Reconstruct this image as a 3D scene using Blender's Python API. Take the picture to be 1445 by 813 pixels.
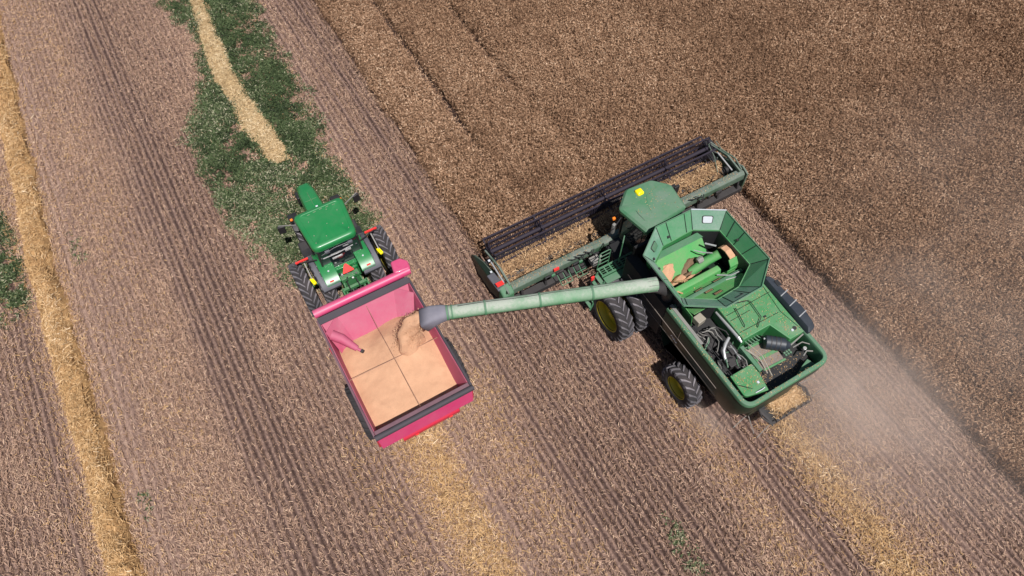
import bpy, bmesh, math, random
import numpy as np
from mathutils import Vector, Matrix
for o in list(bpy.data.objects): bpy.data.objects.remove(o)
scn = bpy.context.scene
COL = scn.collection
rad = math.radians
# ---------------------------------------------------------------- camera
H = 22.0
RX = Vector((0.866, -0.431, 0.253)); RY = Vector((-0.5, -0.747, 0.439)); RZ = Vector((0.0, -0.506, -0.862))
RX.normalize(); RY = (RY - RY.dot(RX)*RX).normalized(); RZ = RX.cross(RY)
if RZ.z > 0: RZ = -RZ
# rows of (RX,RY,RZ) are the world axes written in image axes (x right, y down, z forward)
right = Vector((RX.x, RY.x, RZ.x)); downv = Vector((RX.y, RY.y, RZ.y)); fwd = Vector((RX.z, RY.z, RZ.z))
cam_d = bpy.data.cameras.new('camera'); cam = bpy.data.objects.new('camera', cam_d); COL.objects.link(cam)
m = Matrix((( right.x, -downv.x, -fwd.x), (right.y, -downv.y, -fwd.y), (right.z, -downv.z, -fwd.z))).to_4x4()
m.translation = (0, 0, H); cam.matrix_world = m
cam_d.sensor_width = 36; cam_d.lens = 36*1000/1445; cam_d.clip_end = 2000; cam_d.clip_start = .1
scn.camera = cam
# ---------------------------------------------------------------- light
SUN = Vector((0.03, 0.56, -1.0)).normalized()          # direction the light travels
elev = math.asin(-SUN.z); az = math.atan2(-SUN.x, -SUN.y)   # azimuth of the sun, clockwise from +Y
w = bpy.data.worlds.new('World'); scn.world = w; w.use_nodes = True
nt = w.node_tree; sky = nt.nodes.new('ShaderNodeTexSky'); sky.sky_type = 'NISHITA'; sky.sun_disc = False
sky.sun_elevation = elev; sky.sun_rotation = az
bg = nt.nodes['Background']; bg.inputs[1].default_value = 0.05; nt.links.new(sky.outputs[0], bg.inputs[0])
sd = bpy.data.lights.new('sun', 'SUN'); sd.energy = 5.0; sd.angle = rad(.5); sd.color = (1, .965, .93)
so = bpy.data.objects.new('sun', sd); COL.objects.link(so); so.rotation_euler = SUN.to_track_quat('-Z', 'Y').to_euler()
scn.view_settings.view_transform = 'Standard'; scn.view_settings.look = 'None'
scn.view_settings.exposure = 0.26; scn.view_settings.gamma = 1
scn.cycles.volume_step_rate = 2.0; scn.cycles.volume_max_steps = 64; scn.cycles.volume_bounces = 3
rng = np.random.default_rng(5); random.seed(5)

# ---------------------------------------------------------------- materials
def N(t, ty, **k):
    n = t.nodes.new(ty)
    for a, b in k.items(): setattr(n, a, b)
    return n
def newmat(name):
    mt = bpy.data.materials.new(name); mt.use_nodes = True
    return mt, mt.node_tree, mt.node_tree.nodes['Principled BSDF']
def mixc(t, fac, a, b, bt='MIX'):
    n = N(t, 'ShaderNodeMix', data_type='RGBA', blend_type=bt)
    for i, v in ((0, fac), (6, a), (7, b)):
        if hasattr(v, 'links'): t.links.new(v, n.inputs[i])
        elif i == 0: n.inputs[0].default_value = v
        else: n.inputs[i].default_value = (*v, 1)
    return n.outputs[2]
def math_(t, op, a, b=0.0, c=0.0, clamp=False):
    n = N(t, 'ShaderNodeMath', operation=op, use_clamp=clamp)
    for i, v in enumerate((a, b, c)):
        if hasattr(v, 'links'): t.links.new(v, n.inputs[i])
        else: n.inputs[i].default_value = v
    return n.outputs[0]
def noise(t, vec, scale, detail=4, rough=.6, dist=0):
    n = N(t, 'ShaderNodeTexNoise'); n.inputs['Scale'].default_value = scale; n.inputs['Detail'].default_value = detail
    n.inputs['Roughness'].default_value = rough; n.inputs['Distortion'].default_value = dist
    if vec is not None: t.links.new(vec, n.inputs['Vector'])
    return n.outputs['Fac']
def mapr(t, v, a, b, c=0., d=1., smooth=False):
    n = N(t, 'ShaderNodeMapRange'); n.clamp = True
    if smooth: n.interpolation_type = 'SMOOTHSTEP'
    t.links.new(v, n.inputs[0])
    for i, q in enumerate((a, b, c, d)): n.inputs[i+1].default_value = q
    return n.outputs[0]
def ramp(t, v, stops):
    n = N(t, 'ShaderNodeValToRGB'); t.links.new(v, n.inputs[0]); e = n.color_ramp.elements
    while len(e) < len(stops): e.new(.5)
    for el, (p, c) in zip(e, stops): el.position = p; el.color = (*c, 1) if len(c) == 3 else c
    return n.outputs[0]
def paint(name, col, dust=.35, dcol=(.30, .26, .215), rough=.42, scale=1.6, metal=0, coat=.0):
    """enamel or plastic with field dust lying on the faces that look up, and a few scuffs"""
    mt, t, b = newmat(name)
    tc = N(t, 'ShaderNodeTexCoord').outputs['Object']; g = N(t, 'ShaderNodeNewGeometry')
    sep = N(t, 'ShaderNodeSeparateXYZ'); t.links.new(g.outputs['Normal'], sep.inputs[0])
    up = mapr(t, sep.outputs[2], .0, .9, .35, 1.)
    n1 = noise(t, tc, scale, 6, .65, .4); n2 = noise(t, tc, 14, 4, .7)
    f = mapr(t, n1, .3, .72, .15, 1.)
    f = math_(t, 'MULTIPLY', f, up); f = math_(t, 'MULTIPLY', f, mapr(t, n2, .25, .75, .6, 1.25)); f = math_(t, 'MULTIPLY', f, dust*1.35, clamp=True)
    base = mixc(t, mapr(t, n2, .3, .7, 0, .22), col, tuple(c*.62 for c in col))
    t.links.new(mixc(t, f, base, dcol), b.inputs['Base Color'])
    t.links.new(math_(t, 'ADD', math_(t, 'MULTIPLY', f, .8), rough, clamp=True), b.inputs['Roughness'])
    b.inputs['Metallic'].default_value = metal; b.inputs['Coat Weight'].default_value = coat
    bp = N(t, 'ShaderNodeBump'); bp.inputs['Strength'].default_value = .12; bp.inputs['Distance'].default_value = .01
    t.links.new(noise(t, tc, 5, 3), bp.inputs['Height']); t.links.new(bp.outputs[0], b.inputs['Normal'])
    return mt
M = {}
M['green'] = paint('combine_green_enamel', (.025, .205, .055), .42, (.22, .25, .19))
M['green_dusty'] = paint('dusty_green_enamel', (.03, .165, .065), .62, (.16, .195, .16), .5, 1.1)
M['green_hdr'] = paint('header_green_enamel', (.03, .085, .045), .8, (.19, .20, .18), .5)
M['green_bright'] = paint('tank_inner_green', (.03, .30, .065), .42, (.26, .22, .15), .45)
M['green_dark'] = paint('shaded_dark_green', (.006, .020, .010), .15, (.035, .035, .03))  # shade of the body sides painted into this green; also serves dark seams
M['shade_black'] = paint('painted_shade_black', (.006, .006, .007), .06, (.03, .028, .026), .75)  # black that stands in for shade around cab, tank and feeder
M['tgreen'] = paint('tractor_green_enamel', (.006, .18, .045), .09, (.25, .27, .22), .3, coat=.3)
M['tgreen2'] = paint('tractor_green_casting', (.02, .16, .045), .3, (.28, .28, .24), .45)
M['black'] = paint('black_plastic', (.012, .012, .014), .12, (.12, .11, .1), .5)
M['dark'] = paint('dark_steel', (.022, .021, .023), .2, (.12, .1, .09), .6)
M['navy'] = paint('blue_black_screen', (.014, .02, .03), .16, (.12, .13, .14), .45)
M['reel'] = paint('worn_black_reel', (.016, .011, .022), .15, (.045, .034, .045), .7)
M['grey'] = paint('grey_plastic', (.075, .078, .095), .3, (.2, .19, .2), .5)
M['boot'] = paint('blue_grey_rubber', (.15, .145, .18), .5, (.26, .245, .27), .75)
M['flap'] = paint('dusty_flap_green', (.055, .22, .115), .85, (.285, .34, .30), .42, .8)
M['tube'] = paint('dusty_tube_green', (.03, .21, .07), .95, (.32, .35, .295), .45, .6)
M['green_right'] = paint('cleaner_flap_green', (.035, .215, .08), .6, (.20, .26, .20), .42, .8)
M['tyre'] = paint('tyre_rubber', (.014, .014, .016), .3, (.11, .09, .09), .85)
M['lug'] = paint('tyre_lug_rubber', (.05, .05, .06), .85, (.2, .18, .19), .8)
M['yellow'] = paint('yellow_rim', (.50, .40, .01), .15, rough=.5)
M['yellow_b'] = paint('yellow_plastic', (.95, .78, .0), .02, rough=.35)
M['silver'] = paint('bright_metal', (.6, .6, .6), .2, rough=.35, metal=.6)
M['steel'] = paint('dull_steel', (.22, .22, .21), .35, rough=.5, metal=.3)
M['tan'] = paint('tan_box', (.28, .25, .2), .3)
M['brown'] = paint('brown_grey_sheet', (.15, .115, .1), .4)
M['red'] = paint('red_reflector', (.8, .03, .025), .02, rough=.7)
M['orange'] = paint('orange_lens', (.9, .22, .02), 0, rough=.3)
M['white'] = paint('milk_white_plastic', (.55, .58, .62), .12, rough=.3)
M['pink'] = paint('crimson_cart_enamel', (.50, .022, .125), .22, (.55, .33, .36), .32, 1.2, coat=.4)
M['pink_in'] = paint('worn_crimson_inside', (.40, .045, .115), .5, (.44, .2, .24), .5, 1.4)
M['cart_red'] = paint('cart_red_enamel', (.48, .008, .035), .06, (.5, .25, .25), .28, coat=.5)
M['tarp'] = paint('charcoal_tarp', (.03, .026, .033), .22, (.13, .105, .12), .65)
M['rail_p'] = paint('plum_rail', (.10, .045, .06), .4, (.25, .15, .17), .6)
M['rod'] = paint('rusty_rod', (.34, .17, .11), .2)
def glass(name, col=(.012, .016, .02)):
    mt, t, b = newmat(name); b.inputs['Base Color'].default_value = (*col, 1); b.inputs['Roughness'].default_value = .06
    b.inputs['Specular IOR Level'].default_value = .6
    return mt
M['glass'] = glass('tinted_glass')
def grainmat(name, a, bcol, sc=55):
    mt, t, b = newmat(name); tc = N(t, 'ShaderNodeTexCoord').outputs['Object']
    n1 = noise(t, tc, 1.3, 4, .6, .5); n2 = noise(t, tc, sc, 3, .7)
    c = mixc(t, mapr(t, n1, .3, .7), a, bcol)
    c = mixc(t, mapr(t, n2, .35, .65, 0, .45), c, tuple(q*.66 for q in a)); c = mixc(t, mapr(t, noise(t, tc, 3.2, 5, .65, 1.), .5, .7, 0, .3), c, tuple(q*.78 for q in bcol))
    t.links.new(c, b.inputs['Base Color']); b.inputs['Roughness'].default_value = .85
    bp = N(t, 'ShaderNodeBump'); bp.inputs['Strength'].default_value = .5; bp.inputs['Distance'].default_value = .015
    t.links.new(math_(t, 'ADD', n2, math_(t, 'MULTIPLY', noise(t, tc, 7, 4), 1.5)), bp.inputs['Height']); t.links.new(bp.outputs[0], b.inputs['Normal'])
    return mt
M['grain'] = grainmat('wheat_grain', (.585, .335, .20), (.48, .265, .155))
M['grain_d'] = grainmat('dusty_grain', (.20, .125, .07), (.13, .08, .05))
M['chaff'] = grainmat('chopped_chaff', (.50, .32, .165), (.38, .24, .12), 30)
def strawmat(name, stops, rough=.75, tr=0):
    """colour of each separate straw or leaf comes from its own random number"""
    mt, t, b = newmat(name); a = N(t, 'ShaderNodeAttribute', attribute_name='v')
    t.links.new(ramp(t, a.outputs['Fac'], stops), b.inputs['Base Color']); b.inputs['Roughness'].default_value = rough
    b.inputs['Specular IOR Level'].default_value = .25
    return mt
M['crop'] = strawmat('ripe_crop', [(0, (.10, .052, .030)), (.3, (.225, .126, .073)), (.6, (.375, .228, .138)), (.85, (.53, .345, .22)), (1, (.74, .54, .38))])
M['kernel'] = strawmat('grain_kernels', [(0, (.46, .27, .15)), (.5, (.62, .375, .225)), (1, (.72, .46, .29))])
M['cut'] = strawmat('cut_crop_straw', [(0, (.09, .05, .03)), (.35, (.27, .16, .085)), (.7, (.50, .32, .17)), (1, (.78, .58, .36))])
M['stub'] = strawmat('stubble_straw', [(0, (.09, .05, .036)), (.3, (.27, .165, .115)), (.6, (.455, .295, .205)), (.84, (.62, .44, .31)), (1, (.88, .71, .54))])
M['gold'] = strawmat('golden_straw', [(0, (.18, .098, .042)), (.35, (.405, .24, .105)), (.7, (.56, .36, .175)), (.9, (.69, .495, .295)), (1, (.83, .67, .48))])
M['pale'] = strawmat('pale_straw', [(0, (.24, .155, .075)), (.35, (.43, .30, .155)), (.7, (.56, .41, .23)), (1, (.8, .66, .44))])
M['weed'] = strawmat('weed_leaves', [(0, (.012, .020, .008)), (.3, (.032, .050, .018)), (.55, (.065, .095, .036)), (.74, (.13, .155, .075)), (.88, (.27, .26, .17)), (1, (.50, .43, .32))])

# ---------------------------------------------------------------- mesh helpers
SPLIT = {'clevis', 'tube_collar', 'reel_spider', 'hopper_side', 'cab_pillar', 'axle', 'screen_rib', 'vent_boss', 'rack', 'marker_rod', 'step_stripe', 'muffler_band', 'bay_hinge', 'level_sensor_rod', 'roof_bolt', 'wiper', 'work_lamp', 'tail_lamp', 'trim_line', 'flap_fittings', 'header_frame', 'clip', 'engine_block', 'step', 'chassis', 'louver_teeth', 'end_rib', 'hydraulic_hose', 'pit_pipe', 'rear_frame', 'deck_seam', 'grab_rail', 'reel_drive', 'bay_bracket', 'lift_arm', 'lift_frame', 'cover_latch', 'deck_vent', 'coupler', 'hood_seam', 'roof_seam', 'side_decal', 'drawbar'}
class MB:
    def __init__(s, off=(0, 0, 0)): s.v = []; s.f = []; s.off = Vector(off); s.g = []
    def add(s, vs, fs):
        n = len(s.v); s.g.append((len(s.v), len(s.f))); s.v += [tuple(v) for v in vs]; s.f += [tuple(i+n for i in f) for f in fs]; return s
    def box(s, c, d, rz=0, rx=0, ry=0):
        R = Matrix.Rotation(rz, 3, 'Z') @ Matrix.Rotation(ry, 3, 'Y') @ Matrix.Rotation(rx, 3, 'X')
        vs = [Vector(c) + R @ Vector((x*d[0]/2, y*d[1]/2, z*d[2]/2)) for z in (-1, 1) for x, y in ((-1, -1), (1, -1), (1, 1), (-1, 1))]
        return s.add(vs, [(3, 2, 1, 0), (4, 5, 6, 7), (0, 1, 5, 4), (1, 2, 6, 5), (2, 3, 7, 6), (3, 0, 4, 7)])
    def bar(s, p, q, w_, h_):
        p, q = Vector(p), Vector(q); d = (q-p).normalized(); u = Vector((0, 0, 1)) if abs(d.z) < .95 else Vector((0, 1, 0))
        a = d.cross(u).normalized()*w_/2; b = a.cross(d).normalized()*h_/2
        vs = [x + i*a + j*b for x in (p, q) for i, j in ((-1, -1), (1, -1), (1, 1), (-1, 1))]
        return s.add(vs, [(3, 2, 1, 0), (4, 5, 6, 7), (0, 1, 5, 4), (1, 2, 6, 5), (2, 3, 7, 6), (3, 0, 4, 7)])
    def tube(s, pts, r, n=10, caps=True):
        pts = [Vector(p) for p in pts]; rs = r if isinstance(r, (list, tuple)) else [r]*len(pts); vs = []; fs = []
        a = None
        for i, p in enumerate(pts):
            d = (pts[min(i+1, len(pts)-1)] - pts[max(i-1, 0)]).normalized()
            if a is None:
                u = Vector((0, 0, 1)) if abs(d.z) < .9 else Vector((1, 0, 0)); a = d.cross(u).normalized()
            else: a = (a - a.dot(d)*d).normalized()
            b = d.cross(a)
            vs += [p + rs[i]*(math.cos(2*math.pi*k/n)*a + math.sin(2*math.pi*k/n)*b) for k in range(n)]
        for i in range(len(pts)-1):
            for k in range(n): fs.append((i*n+k, i*n+(k+1) % n, (i+1)*n+(k+1) % n, (i+1)*n+k))
        if caps: fs += [tuple(range(n))[::-1], tuple(range((len(pts)-1)*n, len(pts)*n))]
        return s.add(vs, fs)
    def loft(s, loops, caps=(True, True)):
        n = len(loops[0]); vs = [v for l in loops for v in l]; fs = []
        for i in range(len(loops)-1):
            for k in range(n): fs.append((i*n+k, i*n+(k+1) % n, (i+1)*n+(k+1) % n, (i+1)*n+k))
        if caps[0]: fs.append(tuple(range(n))[::-1])
        if caps[1]: fs.append(tuple(range((len(loops)-1)*n, len(loops)*n)))
        return s.add(vs, fs)
    def prism(s, pts, z0, z1): return s.loft([[(x, y, z0) for x, y in pts], [(x, y, z1) for x, y in pts]])
    def prismx(s, pts, x0, x1): return s.loft([[(x0, y, z) for y, z in pts], [(x1, y, z) for y, z in pts]])
    def plate(s, q, th):
        q = [Vector(p) for p in q]; n = (q[1]-q[0]).cross(q[2]-q[0]).normalized()*th
        return s.loft([[p - n for p in q], q])
    def lathe(s, c, prof, n=28, closed=False):        # about an axis along x: prof = (x, r)
        loops = [[(c[0]+x, c[1]+r*math.cos(2*math.pi*k/n), c[2]+r*math.sin(2*math.pi*k/n)) for k in range(n)] for x, r in prof]
        if closed: loops.append(loops[0]); return s.loft(loops, (False, False))
        return s.loft(loops)
    def build(s, name, mat, parent=None, bevel=0, smooth=False, seg=2, label=None):
        if name in SPLIT and len(s.g) > 1:              # every separate piece is a part of its own
            ends = s.g[1:]+[(len(s.v), len(s.f))]; out = None
            for (a, c), (b_, d_) in zip(s.g, ends):
                q = MB(s.off); q.add(s.v[a:b_], [tuple(i-a for i in f) for f in s.f[c:d_]]); r_ = q.build(name, mat, parent, bevel, smooth, seg, label); out = out or r_
            return out
        me = bpy.data.meshes.new(name); me.from_pydata([Vector(v)-s.off for v in s.v], [], s.f)
        bm = bmesh.new(); bm.from_mesh(me); bmesh.ops.recalc_face_normals(bm, faces=bm.faces); bm.to_mesh(me); bm.free()
        me.materials.append(M[mat] if isinstance(mat, str) else mat)
        o = bpy.data.objects.new(name, me); COL.objects.link(o)
        if parent is not None: o.parent = parent
        if bevel:
            b = o.modifiers.new('bevel', 'BEVEL'); b.width = bevel; b.segments = seg; b.limit_method = 'ANGLE'; b.angle_limit = rad(35)
        if smooth or bevel:
            for p in me.polygons: p.use_smooth = True
            try: me.set_sharp_from_angle(angle=rad(38))
            except Exception: pass
        if label: o['label'] = label
        return o
def tag(o, label=None, cat=None, group=None, kind=None):
    for k, v in (('label', label), ('category', cat), ('group', group), ('kind', kind)):
        if v: o[k] = v
    return o
def empty(name, loc): o = bpy.data.objects.new(name, None); COL.objects.link(o); o.location = loc; return o
def quads(name, V, F=None, vcol=None, mat=None):
    """V (n,4,3): n separate quads in one mesh, with one random number for each"""
    n = len(V); me = bpy.data.meshes.new(name); me.vertices.add(n*4); me.vertices.foreach_set('co', V.astype(np.float32).ravel())
    me.loops.add(n*4); me.loops.foreach_set('vertex_index', np.arange(n*4, dtype=np.int32))
    me.polygons.add(n); me.polygons.foreach_set('loop_start', np.arange(0, n*4, 4, dtype=np.int32))
    me.update(calc_edges=True)
    at = me.attributes.new('v', 'FLOAT', 'FACE'); at.data.foreach_set('value', np.clip(vcol, 0, 1).astype(np.float32))
    me.materials.append(mat); o = bpy.data.objects.new(name, me); COL.objects.link(o); return o
def unit(a): return a/np.maximum(np.linalg.norm(a, axis=1, keepdims=True), 1e-9)
def blades(P, D, L, Wd, roll=None, taper=.6):
    n = len(P); D = unit(D)
    ref = np.tile([0., 0., 1.], (n, 1)); S = np.cross(D, ref); bad = np.linalg.norm(S, axis=1) < .15
    S[bad] = np.cross(D[bad], [1., 0., 0.]); S = unit(S); T = np.cross(S, D)
    if roll is None: roll = rng.uniform(0, math.pi, n)
    S = S*np.cos(roll)[:, None] + T*np.sin(roll)[:, None]
    w0 = (Wd/2)[:, None]; w1 = w0*taper; E = P + D*L[:, None]
    return np.stack([P-S*w0, P+S*w0, E+S*w1, E-S*w1], 1)
# smooth lattice noise for laying things out in the field
_tab = rng.random((512, 512))
def vn(x, y, s):
    x = x*s+200.3; y = y*s+177.7; i = np.floor(x).astype(int); j = np.floor(y).astype(int); fx = x-i; fy = y-j
    fx = fx*fx*(3-2*fx); fy = fy*fy*(3-2*fy); g = lambda a, b: _tab[a % 512, b % 512]
    return (g(i, j)*(1-fx)+g(i+1, j)*fx)*(1-fy) + (g(i, j+1)*(1-fx)+g(i+1, j+1)*fx)*fy
def fbm(x, y, s): return .5*vn(x, y, s)+.3*vn(x+7, y-3, s*2.1)+.2*vn(x-5, y+9, s*4.3)
# part of the field the photograph (and a step to the side of it) can see
FIELD = [(-7.5, 41.5), (40.5, 13.5), (17, -8.0), (-15, 8.5)]
def inside(x, y):
    ok = np.ones(len(x), bool)
    for k in range(4):
        (x0, y0), (x1, y1) = FIELD[k], FIELD[(k+1) % 4]
        ok &= ((x1-x0)*(y-y0)-(y1-y0)*(x-x0)) < 0
    return ok
def scatter(dens, x0=-16, x1=41, y0=-9, y1=42):
    n = rng.poisson(dens*(x1-x0)*(y1-y0)); x = rng.uniform(x0, x1, n); y = rng.uniform(y0, y1, n); k = inside(x, y)
    return x[k], y[k]
CX = 10.95                                             # centre line of the combine
EDGE_L, EDGE_R, EDGE_F = 6.2, 16.37, 12.72             # where the standing crop begins
PROF_X = [-15, -11, -10, -9, -8.6, -7.3, -6.4, -5.2, -4.4, -3.6, -2.6, -1.8, -1.0, -.3, .5, 1.8, 2.6, 3.4, 4.2, 5.2, 6.6, 8.0, 8.6, 9.3, 9.9, 10.7, 11.1, 12.1, 12.8, 13.6, 14.4, 15.6, 16.4]
PROF_V = [.4, .45, .55, .42, .8, .85, .72, .66, .5, .34, .28, .34, .38, .5, .75, .85, .6, .7, .48, .26, .24, .32, .55, .7, .38, .36, .65, .65, .58, .55, .4, .38, .32]
def chaff(x, y=None):
    return np.interp(x, PROF_X, PROF_V)
TRACKS = ((-7.12, -9, 45, .05), (-6.84, -9, 45, .05), (-6.60, -9, 45, .04), (-9.15, -9, 45, .05), (-3.9, -9, 45, .05), (-3.6, -9, 45, .05), (-3.15, -9, 45, .05), (-2.8, -9, 45, .045), (2.02, -9, 8.7, .06), (2.32, -9, 8.7, .05), (-.02, -9, 8.7, .045), (9.75, -9, 4.5, .06), (10.06, -9, 4.5, .06), (10.5, -9, 4.5, .05), (4.55, -9, 11, .05), (5.45, -9, 45, .045), (7.1, -9, 11, .05), (13.6, -9, 4, .05), (14.6, -9, 4, .05), (15.6, -9, 10, .05), (3.9, 9, 45, .05), (4.6, 9, 45, .05), (5.3, 9, 45, .05))
def track(x, y):
    """1 where a wheel or drill slot has left a bare furrow"""
    t = np.zeros(len(x)); xx = x-(fbm(x*0+11, y, .3)-.5)*.10
    for c, ya, yb, w_ in TRACKS: t = np.maximum(t, np.exp(-((xx-c)/(w_*1.7))**2)*(y > ya)*(y < yb))
    return np.clip(t*1.25, 0, 1)*np.clip(fbm(x*.8, y*.5, .5)*3-.2, .3, 1)
def weedmask(x, y):
    """how weedy a spot is: a long patch ahead of the tractor, and two small ones at the far left"""
    wob = (fbm(x, y, .55)-.5)*2.4
    xl = np.interp(y, [13, 14.5, 16, 18, 20, 22, 24, 26, 28, 30, 33, 42], [1.4, .5, -.4, -1.1, -1.5, -1.6, -1.5, -.6, .2, .35, .1, -.2])
    xr = np.interp(y, [13, 15, 19, 23, 28, 31, 42], [2.6, 3.3, 3.4, 3.6, 3.7, 3.7, 3.4])
    d = np.minimum(x-xl, xr-x)+wob*.55; d = np.minimum(d, (y-13.2)*.8+wob*.5)
    a = np.clip(d/.9+.25, 0, 1)
    for cx, cy, r in ((-9.2, 20.4, .62), (-9.3, 23.8, .61), (-6.7, 20.6, .35), (6.4, 0.8, .35), (-7.0, 10.2, .2)):
        a = np.maximum(a, np.clip(1.2-np.hypot((x-cx), (y-cy)*.35)/r+wob*.5, 0, 1)*(.85 if r > .6 else .16))
    return a

# ---------------------------------------------------------------- ground
def ground():
    mt, t, b = newmat('field_soil'); tc = N(t, 'ShaderNodeTexCoord').outputs['Object']
    sep = N(t, 'ShaderNodeSeparateXYZ'); t.links.new(tc, sep.inputs[0])
    mp = N(t, 'ShaderNodeMapping'); mp.inputs['Scale'].default_value = (1, .25, 1); t.links.new(tc, mp.inputs[0])
    nw = noise(t, mp.outputs[0], .9, 3); nf = noise(t, tc, 9, 8, .75, .6); ns = noise(t, mp.outputs[0], 24, 5, .7)
    xx = math_(t, 'ADD', sep.outputs[0], math_(t, 'MULTIPLY', math_(t, 'SUBTRACT', nw, .5), .5))
    xs = math_(t, 'DIVIDE', math_(t, 'ADD', xx, 15.), 31.4)
    prof = ramp(t, xs, [((x+15)/31.4, (v, v, v)) for x, v in zip(PROF_X, PROF_V)][:32])
    row = math_(t, 'SINE', math_(t, 'ADD', math_(t, 'MULTIPLY', sep.outputs[0], 2*math.pi/.21), math_(t, 'MULTIPLY', math_(t, 'SUBTRACT', nw, .5), 3.)))
    row = mapr(t, row, -1, 1, 0, 1)
    k = math_(t, 'ADD', math_(t, 'MULTIPLY', prof, .55), math_(t, 'MULTIPLY', math_(t, 'SUBTRACT', nf, .42), 1.15))
    k = math_(t, 'ADD', k, math_(t, 'MULTIPLY', math_(t, 'SUBTRACT', row, .5), math_(t, 'MULTIPLY_ADD', prof, -.45, .55)))
    k = math_(t, 'ADD', k, math_(t, 'MULTIPLY', math_(t, 'SUBTRACT', ns, .5), .7))
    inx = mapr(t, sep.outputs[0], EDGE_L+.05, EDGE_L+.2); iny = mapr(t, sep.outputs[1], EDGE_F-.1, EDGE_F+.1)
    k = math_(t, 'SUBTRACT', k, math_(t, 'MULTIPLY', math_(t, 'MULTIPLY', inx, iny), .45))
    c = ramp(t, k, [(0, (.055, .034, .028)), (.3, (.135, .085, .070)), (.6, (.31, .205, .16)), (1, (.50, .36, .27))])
    t.links.new(c, b.inputs['Base Color']); b.inputs['Roughness'].default_value = .95; b.inputs['Specular IOR Level'].default_value = .1
    bp = N(t, 'ShaderNodeBump'); bp.inputs['Strength'].default_value = .8; bp.inputs['Distance'].default_value = .06
    t.links.new(math_(t, 'ADD', math_(t, 'MULTIPLY', row, .5), math_(t, 'ADD', nf, ns)), bp.inputs['Height']); t.links.new(bp.outputs[0], b.inputs['Normal'])
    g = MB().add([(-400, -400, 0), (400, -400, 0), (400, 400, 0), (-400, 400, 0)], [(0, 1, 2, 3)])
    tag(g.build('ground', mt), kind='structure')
ground()

# stubble: drilled rows of short cut stems, and loose straw lying over them
def stubble():
    xs = []; ys = []; hs = []
    for r in np.arange(-16, EDGE_R+.0, .21):
        q = rng.uniform(.55, 1.25)*(1.1-.55*float(chaff(np.array([r]))[0])); n = int(51*84*q); hs.append(np.full(n, rng.uniform(.6, 1.2)*(.5 if min(abs(r-a) for a in (2.1, 9.95, 10.6, 1.0, -3.1, -4.0, 13.2)) < .14 else 1))); y = rng.uniform(-9, 42, n); jw = .052+.036*float(chaff(np.array([r]))[0]); x = r + rng.uniform(-jw, jw, n) + (fbm(np.full(n, r*3.1), y, .5)-.5)*.06
        xs.append(x); ys.append(y)
    x = np.concatenate(xs); y = np.concatenate(ys); hh = np.concatenate(hs)
    keep = inside(x, y) & ~((x > EDGE_L-.02) & (y > EDGE_F-.3)) & (x < EDGE_R-.05)
    keep &= rng.random(len(x)) > .75*weedmask(x, y)
    keep &= rng.random(len(x)) > .93*track(x, y)
    x = x[keep]; y = y[keep]; hh = hh[keep]; n = len(x); c = chaff(x)
    P = np.stack([x, y, np.zeros(n)], 1); D = np.stack([rng.normal(0, .3, n), rng.normal(-.1, .8, n), np.ones(n)], 1)
    V = blades(P, D, rng.uniform(.05, .12, n)*hh, rng.uniform(.010, .024, n), taper=.8)
    col = rng.beta(2.2, 2.6, n)*.75 + .12*c + .25*(fbm(x, y, .35)-.5)
    o = quads('stubble', V, vcol=col, mat=M['stub']); tag(o, 'short cut stubble standing in drilled rows over the harvested ground', 'stubble', kind='stuff')
    # loose straw
    x, y = scatter(620, x1=17); c = chaff(x); f = fbm(x, y*.45, .7)
    keep = (rng.random(len(x)) > .9*track(x, y)) & (rng.random(len(x)) < np.clip(.03+1.05*c*(.1+1.75*f*f/.5), 0, 1)) & ~((x > EDGE_L-.05) & (y > EDGE_F-.3)) & (x < EDGE_R)
    x = x[keep]; y = y[keep]; n = len(x)
    a = rng.normal(math.pi/2, .8, n); D = np.stack([np.cos(a), np.sin(a), rng.normal(.1, .25, n)], 1)
    P = np.stack([x, y, rng.uniform(.02, .1, n)], 1)
    V = blades(P, D, rng.uniform(.04, .16, n), rng.uniform(.010, .022, n), rng.normal(0, .7, n))
    col = rng.beta(2.6, 2.2, n)*.84 + .1*(chaff(x)-.3)
    o = quads('loose_straw', V, vcol=col, mat=M['stub']); tag(o, 'loose pale straw scattered over the stubble', 'straw', kind='stuff')
stubble()
def golden():
    x, y = scatter(420, x0=-12, x1=15); g = lambda c, s_, h: h*np.exp(-((x-c)/s_)**2)
    d = g(-8.0, 1.25, .42)+g(-5.4, .8, .12)+g(1.1, .85, 1.15)*(y < 9)+g(3.3, .7, .38)*(y < 9)+g(-.6, .6, .22)*(y < 9)+g(CX+.55, .75, .8)*(y < 3)+g(9.0, .55, .42)*(y < 6.5)+g(12.9, .6, .2)*(y < 4)+g(2.3, 1.4, .10)*(y > 9)
    keep = (rng.random(len(x)) < d*(.35+1.2*fbm(x, y*.6, .9))) & (rng.random(len(x)) > .9*track(x, y)); x = x[keep]; y = y[keep]; n = len(x)
    a = rng.normal(math.pi/2, .9, n); D = np.stack([np.cos(a), np.sin(a), rng.normal(.08, .25, n)], 1)
    V = blades(np.stack([x, y, rng.uniform(.04, .12, n)], 1), D, rng.uniform(.05, .19, n), rng.uniform(.010, .022, n), rng.normal(0, .7, n))
    o = quads('loose_golden_straw', V, vcol=rng.beta(2.3, 2.2, n)*.9, mat=M['gold']); tag(o, 'loose golden straw strewn along the windrow strips', 'straw', kind='stuff')
golden()

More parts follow.
